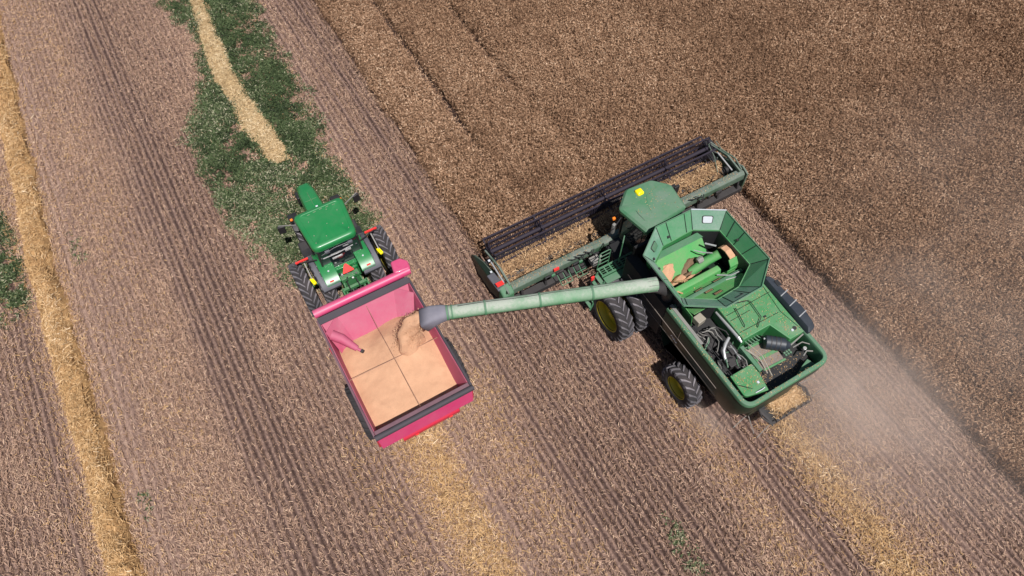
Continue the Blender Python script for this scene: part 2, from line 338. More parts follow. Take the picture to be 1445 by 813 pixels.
# standing crop: leaning heads on stems
def crop():
    x, y = scatter(560, x0=EDGE_L-.2, x1=41)
    ex = (fbm(x*0+3, y, .9)-.5)*.3+rng.normal(0, .07, len(x))
    keep = ((x > EDGE_L+ex) & (y > EDGE_F+(fbm(x, x*0, 1.2)-.5)*.3)) | (x > EDGE_R+ex)
    for tx, y0, y1, wd in ((CX-2.5, 12, 50, .19), (CX+.42, 17.5, 50, .18)):
        on = np.abs(x-tx-(fbm(y*0, y, .35)-.5)*.18) < wd; keep &= ~(on & (y > y0) & (y < y1) & (rng.random(len(x)) < np.clip((y-y0)/(7 if y0 < 15 else 2.5), .5, .995)))
    x = x[keep]; y = y[keep]; n = len(x)
    hgt = .66 + .10*(fbm(x, y, .8)-.5)*2 + rng.normal(0, .042, n)
    for tx in (CX-2.5, CX+.42): hgt -= .16*np.exp(-((x-tx-.2)/.28)**2)*(y > 14)
    hgt -= .22*np.exp(-np.clip(x-EDGE_L, 0, 9)/.22)*(y > EDGE_F)
    P0 = np.stack([x, y, np.zeros(n)], 1); lean = np.stack([rng.normal(0, .09, n), rng.normal(0, .09, n), hgt], 1)
    P1 = P0+lean; cl = .32*(fbm(x, y, .22)-.5) + .22*(vn(x, y, 3.)-.5) + .06*(x < CX-2.3) 
    base = rng.beta(2.8, 2.6, n)
    a = rng.uniform(0, 2*math.pi, n); D = np.stack([np.cos(a), np.sin(a), rng.normal(.15, .6, n)], 1)
    L = rng.uniform(.06, .105, n); Wd = rng.uniform(.017, .030, n)
    H1 = blades(P1, D, L, Wd, np.zeros(n)+rng.normal(0, .4, n), .5); H2 = blades(P1, D, L, Wd, np.full(n, math.pi/2)+rng.normal(0, .4, n), .5)
    S = blades(P0, lean, hgt, np.full(n, .012)); 
    a = rng.uniform(0, 2*math.pi, n); D2 = np.stack([np.cos(a), np.sin(a), rng.normal(-.1, .5, n)], 1)
    Lf = blades(P0+lean*rng.uniform(.45, .85, n)[:, None], D2, rng.uniform(.1, .2, n), rng.uniform(.014, .026, n))
    V = np.concatenate([H1, H2, S, Lf]); col = np.concatenate([base+cl, base+cl, base*.5+.1, base*.6+cl])
    o = quads('standing_crop', V, vcol=col, mat=M['crop']); tag(o, 'ripe brown standing crop not yet cut', 'crop', kind='stuff')
crop()

# weeds: clumps of small leaves
def weeds():
    x, y = scatter(760, x0=-12, x1=8); a = weedmask(x, y); f = fbm(x, y, 1.6)
    keep = (rng.random(len(x)) < a*np.clip((f-.30)*3.0, .04, 1)*1.2) & ~((x > EDGE_L-.2) & (y > EDGE_F-.3)); x = x[keep]; y = y[keep]
    n = len(x); a = weedmask(x, y); hv = .06+.22*a*fbm(x, y, 1.1)
    dry = np.clip(fbm(x+40, y, .5)*1.5-.42+.45*(1-a)+.2*(y < 21)-.35*np.exp(-((x-2.2)/.8)**2)*(y > 19), 0, 1)
    out = []; cols = []
    for k in range(4):
        P = np.stack([x+rng.normal(0, .05, n), y+rng.normal(0, .05, n), hv*rng.uniform(.3, 1, n)], 1)
        an = rng.uniform(0, 6.3, n); D = np.stack([np.cos(an), np.sin(an), rng.normal(.2, .5, n)], 1)
        out.append(blades(P, D, rng.uniform(.05, .13, n), rng.uniform(.025, .055, n), rng.normal(0, .6, n), .35))
        c = rng.beta(2.0, 2.2, n)*.72+.5*(fbm(x, y, 2.2)-.5); c = np.where(rng.random(n) < dry*.45, rng.uniform(.66, .93, n), c); cols.append(c)
    o = quads('weeds', np.concatenate(out), vcol=np.concatenate(cols), mat=M['weed']); tag(o, 'dark green weeds growing through the stubble ahead of the tractor', 'weeds', kind='stuff')
weeds()

# windrows
def windrow(label, xc, y0, y1, half, hgt, mat, dens, taper0=0, soft=False, lmul=1., bed=True):
    """xc, half, hgt: functions of y; a bumpy ridge of straw with loose stems lying on it"""
    ys = np.arange(y0, y1, .12); us = np.linspace(-1, 1, 15); V = []; F = []
    def hz(u, y):
        q = np.clip(1-u*u, 0, 1)**.7; x = xc(y)+u*half(y)
        return hgt(y)*q*(.35+1.3*fbm(x, y, 1.6)) - .012
    n = int(dens*(y1-y0)*2*np.mean(half((ys)))); y = rng.uniform(y0, y1, n)
    u = np.clip(rng.normal(0, .62 if not soft else .75, n), -1.8, 1.8); 
    k = inside(xc(y)+u*half(y), y) & ((np.abs(u) < 1) | (rng.random(n) < .35)); y = y[k]; u = u[k]; n = len(y)
    x = xc(y)+u*half(y); z = np.where(np.abs(u) < 1, hz(np.clip(u, -1, 1), y), 0)+rng.uniform(.015, .06, n)
    a = rng.normal(math.pi/2, 1.1, n); D = np.stack([np.cos(a), np.sin(a), rng.normal(.05, .3, n)], 1)
    L = rng.uniform(.08, .26, n)*lmul; Q = blades(np.stack([x, y, z], 1)-D*L[:, None]/2, D, L, rng.uniform(.010, .024, n), rng.normal(0, .7, n))
    col = rng.beta(2.4, 2.2, n)+.35*(fbm(x, y, 1.2)-.5)
    if bed:
        xx = xc(ys)[:, None]+us[None]*half(ys)[:, None]; xx += (fbm(us[None]*3+0*xx, ys[:, None]+0*xx, 1.6)-.5)*.34*np.abs(us[None])
        zz = hz(us[None]+0*xx, ys[:, None]+0*xx); yy = ys[:, None]+0*xx; G = np.stack([xx, yy, zz], 2)
        B = np.stack([G[:-1, :-1], G[:-1, 1:], G[1:, 1:], G[1:, :-1]], 2).reshape(-1, 4, 3)
        bc = .20+.25*(vn(B[:, 0, 0], B[:, 0, 1], 6.)-.3); Q = np.concatenate([Q, B]); col = np.concatenate([col, bc])
    o = quads('straw_windrow', Q, vcol=col, mat=M[mat]); tag(o, label, 'windrow', 'straw windrows on the stubble'); return o
windrow('long golden straw windrow running down the far left of the field', lambda y: -8.0+.35*(fbm(y*0, y, .25)-.5)+np.clip((y-20)*.045, 0, 1), 5.5, 38, lambda y: .45+.12*(fbm(y*0+2, y, .9)-.5), lambda y: .46+0*y, 'gold', 620)
windrow('short pale straw windrow ending in the weeds ahead of the tractor', lambda y: np.interp(y, [20.5, 23, 27, 32, 41], [1.42, 1.15, .95, 1.42, 2.2]), 20.75, 41, lambda y: np.interp(y, [20.7, 21.2, 22.5, 27, 33], [.25, .55, .66, .54, .42]), lambda y: .24+0*y, 'pale', 900, lmul=.7)
windrow('thin golden straw windrow on the ground behind the red grain cart', lambda y: 1.25+.2*(fbm(y*0+5, y, .5)-.5), -4, 8.6, lambda y: .72+.5*(fbm(y*0+2, y, .6)-.5), lambda y: .07+0*y, 'gold', 420, soft=True, bed=False)
windrow('fresh dusty straw windrow on the ground behind the combine', lambda y: CX+.55+.2*(fbm(y*0+9, y, .5)-.5), -7.5, 2.7, lambda y: .62+.4*(fbm(y*0+4, y, .7)-.5), lambda y: .10+0*y, 'gold', 430, soft=True, bed=False, lmul=.8)

# ================================================================ wheels
def wheel(name_parent, c, R, wd, rim_r, side, off, nl=20, dish=.06, rimmat='yellow', rot=0., lug='lug', label=None):
    """side = +1 when the outer face looks to +x"""
    x, y, z = c; h = wd/2
    hub = MB(off); hub.lathe((x, y, z), [(-h*.3, .05), (-h*.3, .10), (h*.3, .10), (h*.3, .05)], 14)
    hb = hub.build('wheel', rimmat, name_parent, label=label)
    r = MB(off); s = side
    r.lathe((x, y, z), [(-h*.86, rim_r*1.0), (-h*.9, rim_r*1.05), (-h*.6, rim_r*.96), (h*.6, rim_r*.96), (h*.9, rim_r*1.05), (h*.86, rim_r)], 32, True)
    prof = [(s*(h*.1-.02), .0001), (s*(h*.1), .06), (s*(h*.1), .15), (s*(h*.1-dish), .17), (s*(h*.1-dish), rim_r*.6), (s*(h*.2-dish), rim_r*.93), (s*(h*.2-dish-.025), rim_r*.97), (s*(h*.1-dish-.02), rim_r*.6), (s*(h*.1-dish-.03), .0001)]
    r.lathe((x, y, z), prof, 32)
    for k in range(8):
        a = k*math.pi/4; r.box((x+s*(h*.1+.005), y+.11*math.cos(a), z+.11*math.sin(a)), (.03, .025, .025))
    r.build('rim', rimmat, hb, smooth=True)
    t = MB(off); Rt = R-.045
    t.lathe((x, y, z), [(-h*.8, rim_r*.99), (-h*.97, rim_r*1.15), (-h*1.0, (rim_r+Rt)*.53), (-h*.93, Rt*.945), (-h*.75, Rt*.99), (0, Rt*1.0), (h*.75, Rt*.99), (h*.93, Rt*.945), (h*1.0, (rim_r+Rt)*.53), (h*.97, rim_r*1.15), (h*.8, rim_r*.99)], 48, True)
    tb = t.build('tyre', 'tyre', hb, smooth=True)
    g = MB(off)
    for k in range(nl):
        for sd, ph in ((-1, 0), (1, .5)):
            a0 = (k+ph)/nl*2*math.pi+rot; st = []
            for f, da, rr in ((.02, .0, R), (.5, -.16, R-.002), (.92, -.27, R-.02), (1.0, -.30, Rt*.90)):
                aa = a0+da*1.05; ww = .026+.018*f; st.append((x+sd*f*h*1.01, aa, rr, ww))
            loops = []
            for xx, aa, rr, ww in st:
                dw = ww/R; lp = []
                for q, r2 in ((-dw*1.25, rr-.07), (-dw, rr), (dw, rr), (dw*1.25, rr-.07)):
                    lp.append((xx, y+r2*math.cos(aa+q), z+r2*math.sin(aa+q)))
                loops.append(lp)
            g.loft(loops)
    g.build('tread', lug, tb)
    return hb

def rounded(pts, r, n=5):
    """round the corners of a plan polygon"""
    out = []; m_ = len(pts)
    for i in range(m_):
        p = Vector(pts[i]); a = Vector(pts[i-1]); b = Vector(pts[(i+1) % m_]); rr = r[i] if isinstance(r, (list, tuple)) else r
        if rr <= 0: out.append(tuple(p)); continue
        d1 = (a-p).normalized(); d2 = (b-p).normalized(); half = d1.angle(d2)/2; tl = min(rr/math.tan(half), (a-p).length*.49, (b-p).length*.49)
        s = p+d1*tl; e = p+d2*tl
        for k in range(n+1):
            f = k/n; q = (1-f)**2*s+2*f*(1-f)*p+f*f*e; out.append((q.x, q.y))
    return out
def inset(pts, d):
    c = Vector((sum(p[0] for p in pts)/len(pts), sum(p[1] for p in pts)/len(pts))); out = []; n = len(pts)
    for i in range(n):
        p = Vector(pts[i]); a = Vector(pts[i-1]); b = Vector(pts[(i+1) % n]); t_ = (b-a).normalized(); nn = Vector((t_.y, -t_.x))
        if nn.dot(p-c) > 0: nn = -nn
        q = p+nn*d; out.append((q.x, q.y))
    return out

# ================================================================ combine
def combine():
    OY = 8.2; root = empty('combine_harvester', (CX, OY, 0)); off = (0, OY, 0)
    tag(root, 'big dusty green combine harvester with open grain tank and long unloading tube', 'combine')
    B = lambda: MB(off)
    # ---- wheels
    for sx in (-1, 1):
        wheel(root, (sx*2.36, 8.15, .97), .97, .52, .56, sx, off, 20, .1)
        wheel(root, (sx*1.68, 8.15, .97), .97, .52, .56, sx, off, 20, .1, rot=.07)
        wheel(root, (sx*1.80, 4.95, .76), .76, .50, .40, sx, off, 17, .07, rot=.05)
    a = B(); a.tube([(-2.3, 8.15, .97), (2.3, 8.15, .97)], .14, 12); a.box((0, 8.15, 1.0), (1.9, .4, .4)); a.bar((-1.75, 4.95, .8), (1.75, 4.95, .8), .22, .22); a.box((0, 4.95, 1.0), (.5, .35, .5))
    a.build('axle', 'dark', root)
    # ---- chassis and body: rounded plan, bulging sides, open top
    plan = rounded([(-1.60, 2.88), (1.62, 2.88), (1.62, 6.72), (-1.60, 6.72)], [.42, .42, .03, .03], 7)
    def loop(d, z, dy=0): return [(x, y+dy*(1 if y < 4 else 0), z) for x, y in inset(plan, d)]
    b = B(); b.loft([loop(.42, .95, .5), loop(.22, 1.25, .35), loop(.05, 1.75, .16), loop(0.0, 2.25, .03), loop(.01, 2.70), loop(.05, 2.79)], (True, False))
    b.build('body', 'green_dark', root, smooth=True)  # sides darkened: their shade is in the colour
    b = B(); b.loft([loop(.03, 2.79), loop(.0, 2.80), loop(.0, 2.90), loop(.015, 2.94), loop(.05, 2.955), loop(.125, 2.955), loop(.14, 2.94), loop(.15, 2.86), loop(.15, 2.3)], (False, False))
    b.build('body_rail', 'green_dusty', root, smooth=True)
    b = B(); b.prism(inset(plan, .19), 2.28, 2.32); b.build('engine_floor', 'black', root)
    # grey sheet edge and lines along the side
    b = B(); b.box((-1.43, 5.95, 2.965), (.10, 1.55, .02)); b.build('wear_strip', 'steel', root)
    b = B(); b.tube([(-1.615, 8.6, 2.25), (-1.62, 6.6, 2.25), (-1.62, 4.0, 2.25)], .012, 6); b.tube([(-1.60, 8.2, 1.75), (-1.58, 3.9, 1.8)], .008, 6); b.tube([(-1.62, 5.9, 2.66), (-1.62, 5.9, 2.2), (-1.57, 5.9, 1.7)], .01, 6)
    b.build('trim_line', 'brown', root)
    b = B()
    for k, (dx, h_) in enumerate(((0, .1), (.07, .07), (.13, .1), (.19, .06), (.25, .09))): b.box((-1.622, 6.15-dx, 2.05-.015*k), (.006, .035, h_), rx=.5*(-1)**k)
    b.build('side_decal', 'white', root)
    # ---- front body below the tank, behind the cab; its shade is painted black
    b = B(); b.box((0, 7.7, 1.75), (2.6, 2.1, .9)); b.build('body_front', 'shade_black', root, .03)
    b = B(); b.box((-1.58, 7.80, 2.0), (.03, 2.15, 1.75)); b.box((-1.40, 7.80, 2.86), (.34, 2.15, .03)); b.build('side_plate', 'shade_black', root)  # plate and top cover paint the shade left of the tank
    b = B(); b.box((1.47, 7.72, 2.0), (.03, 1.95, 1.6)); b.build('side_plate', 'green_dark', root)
    b = B(); b.box((-.05, 9.35, 1.2), (2.5, 1.75, .7)); b.build('deck_shade_filler', 'shade_black', root)  # black filler block added to paint shade over the ground here
    b = B(); b.box((-.1, 8.86, 2.3), (2.5, .10, 2.0)); b.build('cab_rear_wall', 'shade_black', root)  # wide black filler, painting the shade between cab and tank
    # ---- tank: hopper inside, eight flared flaps
    Ro = [(.62, 8.80), (1.56, 8.22), (1.56, 6.15), (.72, 5.50), (-.62, 5.48), (-1.66, 6.15), (-1.66, 8.16), (-.72, 8.82)]
    Ri = [(.58, 8.45), (1.33, 8.00), (1.34, 6.5), (.52, 6.03), (-.34, 6.0), (-1.26, 6.60), (-1.20, 8.05), (-.60, 8.42)]
    zo, zi = 4.02, 3.42
    tank = B(); tank.loft([[(x, y, 2.4) for x, y in Ri], [(x, y, zi) for x, y in Ri], [(x, y, zi) for x, y in inset(Ri, .03)], [(x, y, 2.4) for x, y in inset(Ri, .03)]], (False, False))
    tk = tank.build('grain_tank', 'green', root)
    t = B()                                             # outer wall of the tank under the flaps, its shade painted black
    t.loft([[(x*1.04, 7.2+(y-7.2)*1.04, 2.15) for x, y in Ri], [(x*1.04, 7.2+(y-7.2)*1.04, zi-.03) for x, y in Ri]], (False, False)); t.build('tank_wall', 'shade_black', tk)
    for k in range(8):
        a, b2 = Ro[k], Ro[(k+1) % 8]; c, d = Ri[(k+1) % 8], Ri[k]; f = B()
        corner = k in (0, 2, 4, 6); lift = .0 if corner else .012
        z1 = zo+(.03 if k == 0 else 0)
        f.plate([(a[0], a[1], z1), (b2[0], b2[1], z1), (c[0], c[1], zi), (d[0], d[1], zi)], -.022)
        fo = f.build('tank_flap', 'green_right' if k in (1, 2, 7) else 'flap', tk)
        e = B(); e.bar((a[0], a[1], z1+.012), (b2[0], b2[1], z1+.012), .028, .022); e.build('flap_edge', 'green_dusty' if k else 'white', tk)
    def onflap(k, u, v, up=.006):
        a, b2 = Ro[k], Ro[(k+1) % 8]; c, d = Ri[(k+1) % 8], Ri[k]; A = Vector((*a, zo)); Bv = Vector((*b2, zo)); Cv = Vector((*c, zi)); D = Vector((*d, zi))
        n = (Bv-A).cross(Cv-A).normalized(); n = n if n.z > 0 else -n
        return (A*(1-u)+Bv*u)*(1-v)+(D*(1-u)+Cv*u)*v + n*up
    for k, mat in ((0, 'white'), (6, 'green_dusty')):
        for s_, mm, up in ((.17, 'dark', .012+.012), (.145, mat, .018+.016)):
            ctr = (.5, .45); sx = s_*1.0; sv = s_*1.15
            cs = rounded([(-sx, -sv), (sx, -sv), (sx, sv), (-sx, sv)], s_*.4, 4)
            w_ = B(); lp = [onflap(k, ctr[0]+x, ctr[1]+y, up) for x, y in cs]; lo = [onflap(k, ctr[0]+x, ctr[1]+y, .002) for x, y in cs]
            w_.loft([lo, lp]); w_.build('tank_window', mm, tk)
    g = B()                                             # seams, hinges and latches on the flaps
    for k, us in ((7, (.28, .80)), (1, (.22, .45, .72)), (5, (.5,)), (3, (.3, .78)), (4, (.9,))):
        for u in us: g.tube([onflap(k, u, .02), onflap(k, u, .98)], .012, 5)
    for k in range(8): g.tube([onflap(k, 0, 0), onflap(k, 0, 1)], .013, 5)
    for k, u, v in ((7, .22, .72), (1, .45, .6), (5, .78, .8), (6, .1, .8)): g.box(onflap(k, u, v, .02), (.07, .07, .05))
    g.tube([onflap(3, .38, .5), onflap(3, .38, .3), onflap(3, .62, .3)], .012, 5)
    g.build('flap_fittings', 'black', tk)
    z_ = B(); z_.plate([(.9, 8.30, 3.1), (-1.15, 8.30, 3.1), (-1.15, 7.55, 2.38), (.9, 7.55, 2.38)], .02); z_.build('hopper_front', 'green_bright', tk)
    z_ = B(); z_.plate([(-1.15, 8.34, 3.3), (1.1, 8.34, 3.3), (1.0, 8.22, 3.08), (-1.15, 8.22, 3.08)], .02); z_.build('hopper_band', 'green_dusty', tk)
    z_ = B(); z_.plate([(-1.2, 6.0, 3.3), (1.2, 6.0, 3.3), (1.2, 6.95, 2.685), (-1.2, 6.95, 2.685)], .02); z_.build('hopper_rear', 'green_bright', tk)
    z_ = B(); z_.plate([(-1.22, 8.35, 3.2), (-1.22, 6.0, 3.2), (-1.02, 6.0, 2.2), (-1.02, 8.35, 2.2)], .02); z_.build('hopper_side', 'green_bright', tk)
    for k in (0, 1, 2):
        a, b2 = inset(Ri, .034)[k], inset(Ri, .034)[(k+1) % 8]; z_ = B(); z_.plate([(a[0], a[1], zi-.04), (b2[0], b2[1], zi-.04), (b2[0]-.02, b2[1], 2.42), (a[0]-.02, a[1], 2.42)], .01); z_.build('wall_shade_panel', 'black', tk)  # black panels paint shade onto the right-hand inner walls
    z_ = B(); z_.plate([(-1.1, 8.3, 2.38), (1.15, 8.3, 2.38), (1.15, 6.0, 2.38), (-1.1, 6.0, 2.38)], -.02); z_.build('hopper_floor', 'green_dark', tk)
    z_ = B(); z_.prismx([(6.88, 2.5), (6.98, 2.90), (7.04, 2.93), (7.18, 2.91), (7.3, 2.4)], -1.0, .74); z_.build('cross_auger_cover', 'green_bright', tk, .02)
    for (cx, cy, cz) in ((-.29, 6.77, 2.812), (-.13, 6.55, 2.954), (.0, 6.31, 3.11), (.42, 6.77, 2.812)):
        s_ = B(); s_.box((cx, cy, cz+.006), (.32, .13, .012), rx=-.574); so_ = s_.build('louver_slot', 'black', tk)
        q = B()
        for j in range(6): q.box((cx-.11+j*.045, cy-.012, cz+.030), (.022, .075, .012), rx=-.574)
        q.build('louver_teeth', 'chaff', tk)
    # grain left in the tank
    def heap(name, c, rx, ry, h, mat, seed, n=18):
        hb_ = B(); vs = []; fs = []
        rr = np.linspace(0, 1, 8)
        for i, r_ in enumerate(rr):
            for k in range(n):
                a_ = 2*math.pi*k/n; jit = 1+.22*math.sin(3*a_+seed)+.1*math.sin(7*a_+seed*2)
                vs.append((c[0]+r_*rx*jit*math.cos(a_), c[1]+r_*ry*jit*math.sin(a_), c[2]+h*(1-r_)**.8+.03*math.sin(5*a_+seed+r_*9)*r_))
        for i in range(7):
            for k in range(n): fs.append((i*n+k, i*n+(k+1) % n, (i+1)*n+(k+1) % n, (i+1)*n+k))
        hb_.add(vs, fs); return hb_.build(name, mat, tk, smooth=True)
    heap('grain', (-.62, 7.98, 2.42), .62, .36, .50, 'grain', 1.)
    heap('grain', (-.42, 7.52, 2.42), .34, .15, .34, 'grain', 4.)
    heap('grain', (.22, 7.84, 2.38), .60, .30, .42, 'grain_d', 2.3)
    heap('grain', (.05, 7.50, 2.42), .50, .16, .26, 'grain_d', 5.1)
    heap('grain', (-.12, 7.36, 2.46), .26, .10, .30, 'grain', 6.)
    q = B()
    for k in range(9): q.tube([(-.72+.05*k, 7.42-.05*k+random.uniform(-.1, .1), 2.72), (-.66+.06*k+random.uniform(-.1, .1), 7.3-.02*k, 2.84)], .02, 5)
    q.tube([(-1.15, 7.0, 3.0), (-1.0, 6.98, 3.02), (-.85, 6.9, 2.9)], .03, 6); q.build('clevis', 'chaff', tk)
    # loading auger with its elbow hood
    q = B(); q.tube([(.05, 7.55, 2.5), (.6, 7.5, 2.85), (.95, 7.42, 3.08)], .15, 14); q.build('loading_auger', 'green_bright', tk, smooth=True)
    q = B(); pr = [(7.62, 3.10), (7.52, 3.22), (7.32, 3.27), (7.08, 3.22), (6.90, 3.0), (6.85, 2.75)]
    lp0 = [(y, z) for y, z in pr]; lp1 = [(y-.0, z-.035) for y, z in reversed(pr)]
    q.prismx(lp0+lp1, 1.05, 1.27); q.build('deflector_hood', 'grain', tk, smooth=False)
    q = B(); q.prismx([(7.05, 3.18), (6.90, 3.0), (6.85, 2.75), (6.83, 2.75), (6.86, 3.02), (7.03, 3.21)], .98, 1.31); q.box((1.05, 6.84, 2.72), (.34, .02, .34)); q.build('hood_skirt', 'green_bright', tk)
    q = B(); q.tube([(.35, 7.95, 3.05), (.52, 7.72, 3.1), (.7, 7.5, 3.22)], .022, 6); q.tube([(.7, 7.9, 3.25), (.92, 7.62, 3.3)], .03, 6); q.tube([(.5, 6.9, 2.9), (.85, 6.65, 2.95), (1.1, 6.6, 3.05)], .02, 6); q.tube([(.6, 6.6, 2.95), (.95, 6.5, 3.0)], .018, 6); q.build('level_sensor_rod', 'silver', tk)
    q = B(); q.tube([(.3, 7.62, 2.86), (.42, 7.62, 2.88), (.5, 7.6, 2.9)], [.10, .13, .10], 12); q.build('auger_bearing', 'steel', tk)
    # ---- cab
    cb = B(); cb.prism([(-.72, 9.02), (.74, 9.02), (.80, 10.2), (.35, 10.52), (-.35, 10.52), (-.80, 10.2)], 1.75, 2.1); cab = cb.build('cab', 'green_dark', root, .03)
    cb = B(); cb.prism([(-.72, 9.05), (.74, 9.05), (.82, 10.2), (.35, 10.56), (-.35, 10.56), (-.82, 10.2)], 2.1, 3.36); cb.build('cab_glass', 'glass', cab)
    cb = B()
    for x, y in ((-.74, 9.04), (.76, 9.04), (-.83, 10.2), (.83, 10.2)): cb.tube([(x, y, 2.05), (x, y, 3.38)], .035, 8)
    cb.build('cab_pillar', 'black', cab)
    rp = rounded([(-.80, 9.02), (.90, 9.22), (1.02, 10.22), (.55, 10.72), (-.42, 10.80), (-1.06, 10.24)], [.08, .1, .22, .28, .28, .2], 5)
    cb = B(); cb.loft([[(x*.93, 9.8+(y-9.8)*.93, 3.34) for x, y in rp], [(x, y, 3.39) for x, y in rp], [(x, y, 3.50) for x, y in rp], [(x*.93, 9.85+(y-9.85)*.93, 3.57) for x, y in rp], [(x*.6, 9.9+(y-9.9)*.6, 3.605) for x, y in rp], [(x*.2, 9.9+(y-9.9)*.2, 3.61) for x, y in rp]])
    cb.build('cab_roof', 'green_dusty', cab, smooth=True)
    cb = B(); cb.tube([(-.62, 10.15, 3.585), (-.66, 9.75, 3.59), (-.62, 9.4, 3.58)], .012, 6); cb.tube([(.12, 10.55, 3.565), (.12, 10.2, 3.605)], .01, 6); cb.build('roof_seam', 'green_dark', cab)
    cb = B(); cb.tube([(-.25, 9.55, 3.607), (-.2, 9.9, 3.612), (0, 10.2, 3.612), (.35, 10.3, 3.605)], .008, 6); cb.build('roof_crease', 'green_dusty', cab)
    cb = B(); cb.loft([[(x-.14, y+10.42, z) for x, y in rounded([(-s_, -s_), (s_, -s_), (s_, s_), (-s_, s_)], s_*.5)] for s_, z in ((.11, 3.54), (.125, 3.6), (.12, 3.66), (.085, 3.70), (.03, 3.715))]); cb.build('satellite_receiver', 'yellow_b', cab, smooth=True)
    cb = B(); cb.bar((-1.0, 10.1, 3.2), (-1.38, 9.98, 2.9), .03, .03); cb.build('mirror_arm', 'black', cab)
    cb = B(); cb.box((-1.30, 10.05, 2.85), (.12, .10, .50), rz=.3); cb.build('mirror', 'steel', cab, .02)
    cb = B(); cb.box((-1.22, 10.2, 3.16), (.1, .08, .1)); cb.build('marker_lamp', 'orange', cab, .01)
    cb = B(); cb.bar((1.0, 10.2, 3.25), (1.35, 10.3, 3.1), .03, .03); cb.box((1.42, 10.3, 2.85), (.22, .09, .5)); cb.box((1.2, 10.32, 3.15), (.3, .1, .1)); cb.build('mirror', 'black', cab, .02)
    # ---- platform, ladders, railings beside the cab
    p = B(); p.box((-1.30, 9.18, 1.72), (1.75, .04, .06)); p.box((-1.30, 9.50, 1.72), (1.75, .04, .06))
    for k in range(9): p.box((-2.13+k*.21, 9.34, 1.725), (.045, .34, .045))
    for k in range(4): p.box((-1.30, 9.22+k*.08, 1.74), (1.7, .018, .02))
    p.box((-1.75, 9.02, 1.66), (.8, .26, .03), rz=0); p.build('platform', 'green_dusty', root)
    def rail(x0, y0, x1, y1, zb, zt, n=3, r=.018):
        q_ = B(); q_.tube([(x0, y0, zb), (x0, y0, zt-.06), (x0*.85+x1*.15, y0*.85+y1*.15, zt), (x0*.15+x1*.85, y0*.15+y1*.85, zt), (x1, y1, zt-.06), (x1, y1, zb)], r, 7)
        for k in range(1, n+1):
            z = zb+(zt-zb)*k/(n+1); q_.tube([(x0, y0, z), (x1, y1, z)], r*.8, 6)
        return q_
    rail(-2.15, 9.52, -1.72, 9.52, 1.75, 2.65, 3).build('handrail', 'green_dusty', root)
    rail(-1.42, 9.35, -1.22, 9.55, 1.85, 3.05, 4, .02).build('handrail', 'green_dusty', root)
    rail(-1.45, 9.0, -1.1, 9.0, 1.75, 2.5, 2).build('handrail', 'green_dusty', root)
    l = B(); l.bar((-2.2, 9.4, 1.72), (-2.75, 9.25, .5), .05, .03); l.bar((-2.2, 8.98, 1.72), (-2.75, 8.83, .5), .05, .03)
    for k in range(5): f = (k+.5)/5; l.box((-2.2-.55*f, 9.19-.15*f, 1.72-1.22*f), (.14, .42, .03))
    l.build('ladder', 'green_dusty', root)
    l = B(); l.tube([(-2.62, 9.12, 1.5), (-2.68, 9.12, 2.2)], .02, 6); l.box((-2.68, 9.12, 2.02), (.10, .07, .22)); l.build('reflector_post', 'dark', root)
    l = B(); l.box((-2.68, 9.075, 2.2), (.12, .06, .2)); l.build('reflector', 'red', root, .01)
    # ---- unloading tube and its spout
    E0 = Vector((-1.93, 7.12, 4.06)); E1 = Vector((-7.72, 9.33, 4.10)); d = (E1-E0).normalized()
    u = B(); u.tube([E0-d*.02, E0+d*.02, E0+d*1.0, E0+d*2.0, E0+d*3.6, E0+d*5.2, E1], [.19, .215, .215, .213, .208, .205, .20], 22); ua = u.build('unloading_tube', 'tube', root, smooth=True)
    u = B()
    for s_ in (1.95, 3.5, 5.1): u.tube([E0+d*(s_-.03), E0+d*(s_+.03)], .228, 22)
    u.tube([E1-d*.16, E1-d*.12], .222, 22); u.tube([E1-d*.03, E1+d*.03], .226, 22); u.build('tube_collar', 'green_dusty', ua, smooth=True)
    u = B(); side = Vector((0, 0, 1)).cross(d).normalized()*-1
    pts = []
    for k in range(24):
        s_ = .25+k*.245; wv = .02*math.sin(k*.7)+(.03*math.sin(k*1.9) if k < 6 else 0); pts.append(E0+d*s_+Vector((0, 0, .205))*math.cos(.35+wv*3)-side*.2*math.sin(.35+wv*3)*-1)
    u.tube(pts, .011, 6); u.build('tube_cable', 'black', ua)
    u = B()
    for k in range(9):
        a_ = k/9*2*math.pi; dd = Vector((0, 0, 1))*math.cos(a_)+side*math.sin(a_); u.bar(E0+dd*.212-d*.01, E0+dd*.212+d*.28, .014, .014)
    u.build('end_rib', 'steel', ua)
    u = B(); u.tube([(-1.28, 7.05, 2.3), (-1.34, 7.03, 3.0), (-1.50, 6.99, 3.5), (-1.78, 7.06, 3.82), (-2.1, 7.18, 3.98)], [.19, .19, .19, .19, .17], 18); u.build('tube_elbow', 'dark', root, smooth=True)
    u = B(); e = [E1-d*.05, E1+d*.15, E1+d*.42+Vector((0, -.01, -.05)), E1+d*.70+Vector((0, -.03, -.20))]
    lps = []; wv = Vector((0, 0, 1)).cross(d).normalized()
    for i_, (p_, hw, hh, pw) in enumerate(zip(e, (.21, .24, .28, .32), (.21, .22, .23, .24), (2, 2.8, 4, 5))):
        t_ = (e[min(i_+1, 3)]-e[max(i_-1, 0)]).normalized(); up_ = wv.cross(t_).normalized(); lp = []
        for k in range(24):
            q_ = 2*math.pi*k/24; cq, sq = math.cos(q_), math.sin(q_); lp.append(p_+wv*hw*math.copysign(abs(cq)**(2/pw), cq)+up_*hh*math.copysign(abs(sq)**(2/pw), sq))
        lps.append(lp)
    u.loft(lps, (False, False)); bo = u.build('spout_boot', 'boot', ua, smooth=True)
    so_ = bo.modifiers.new('thickness', 'SOLIDIFY'); so_.thickness = .03
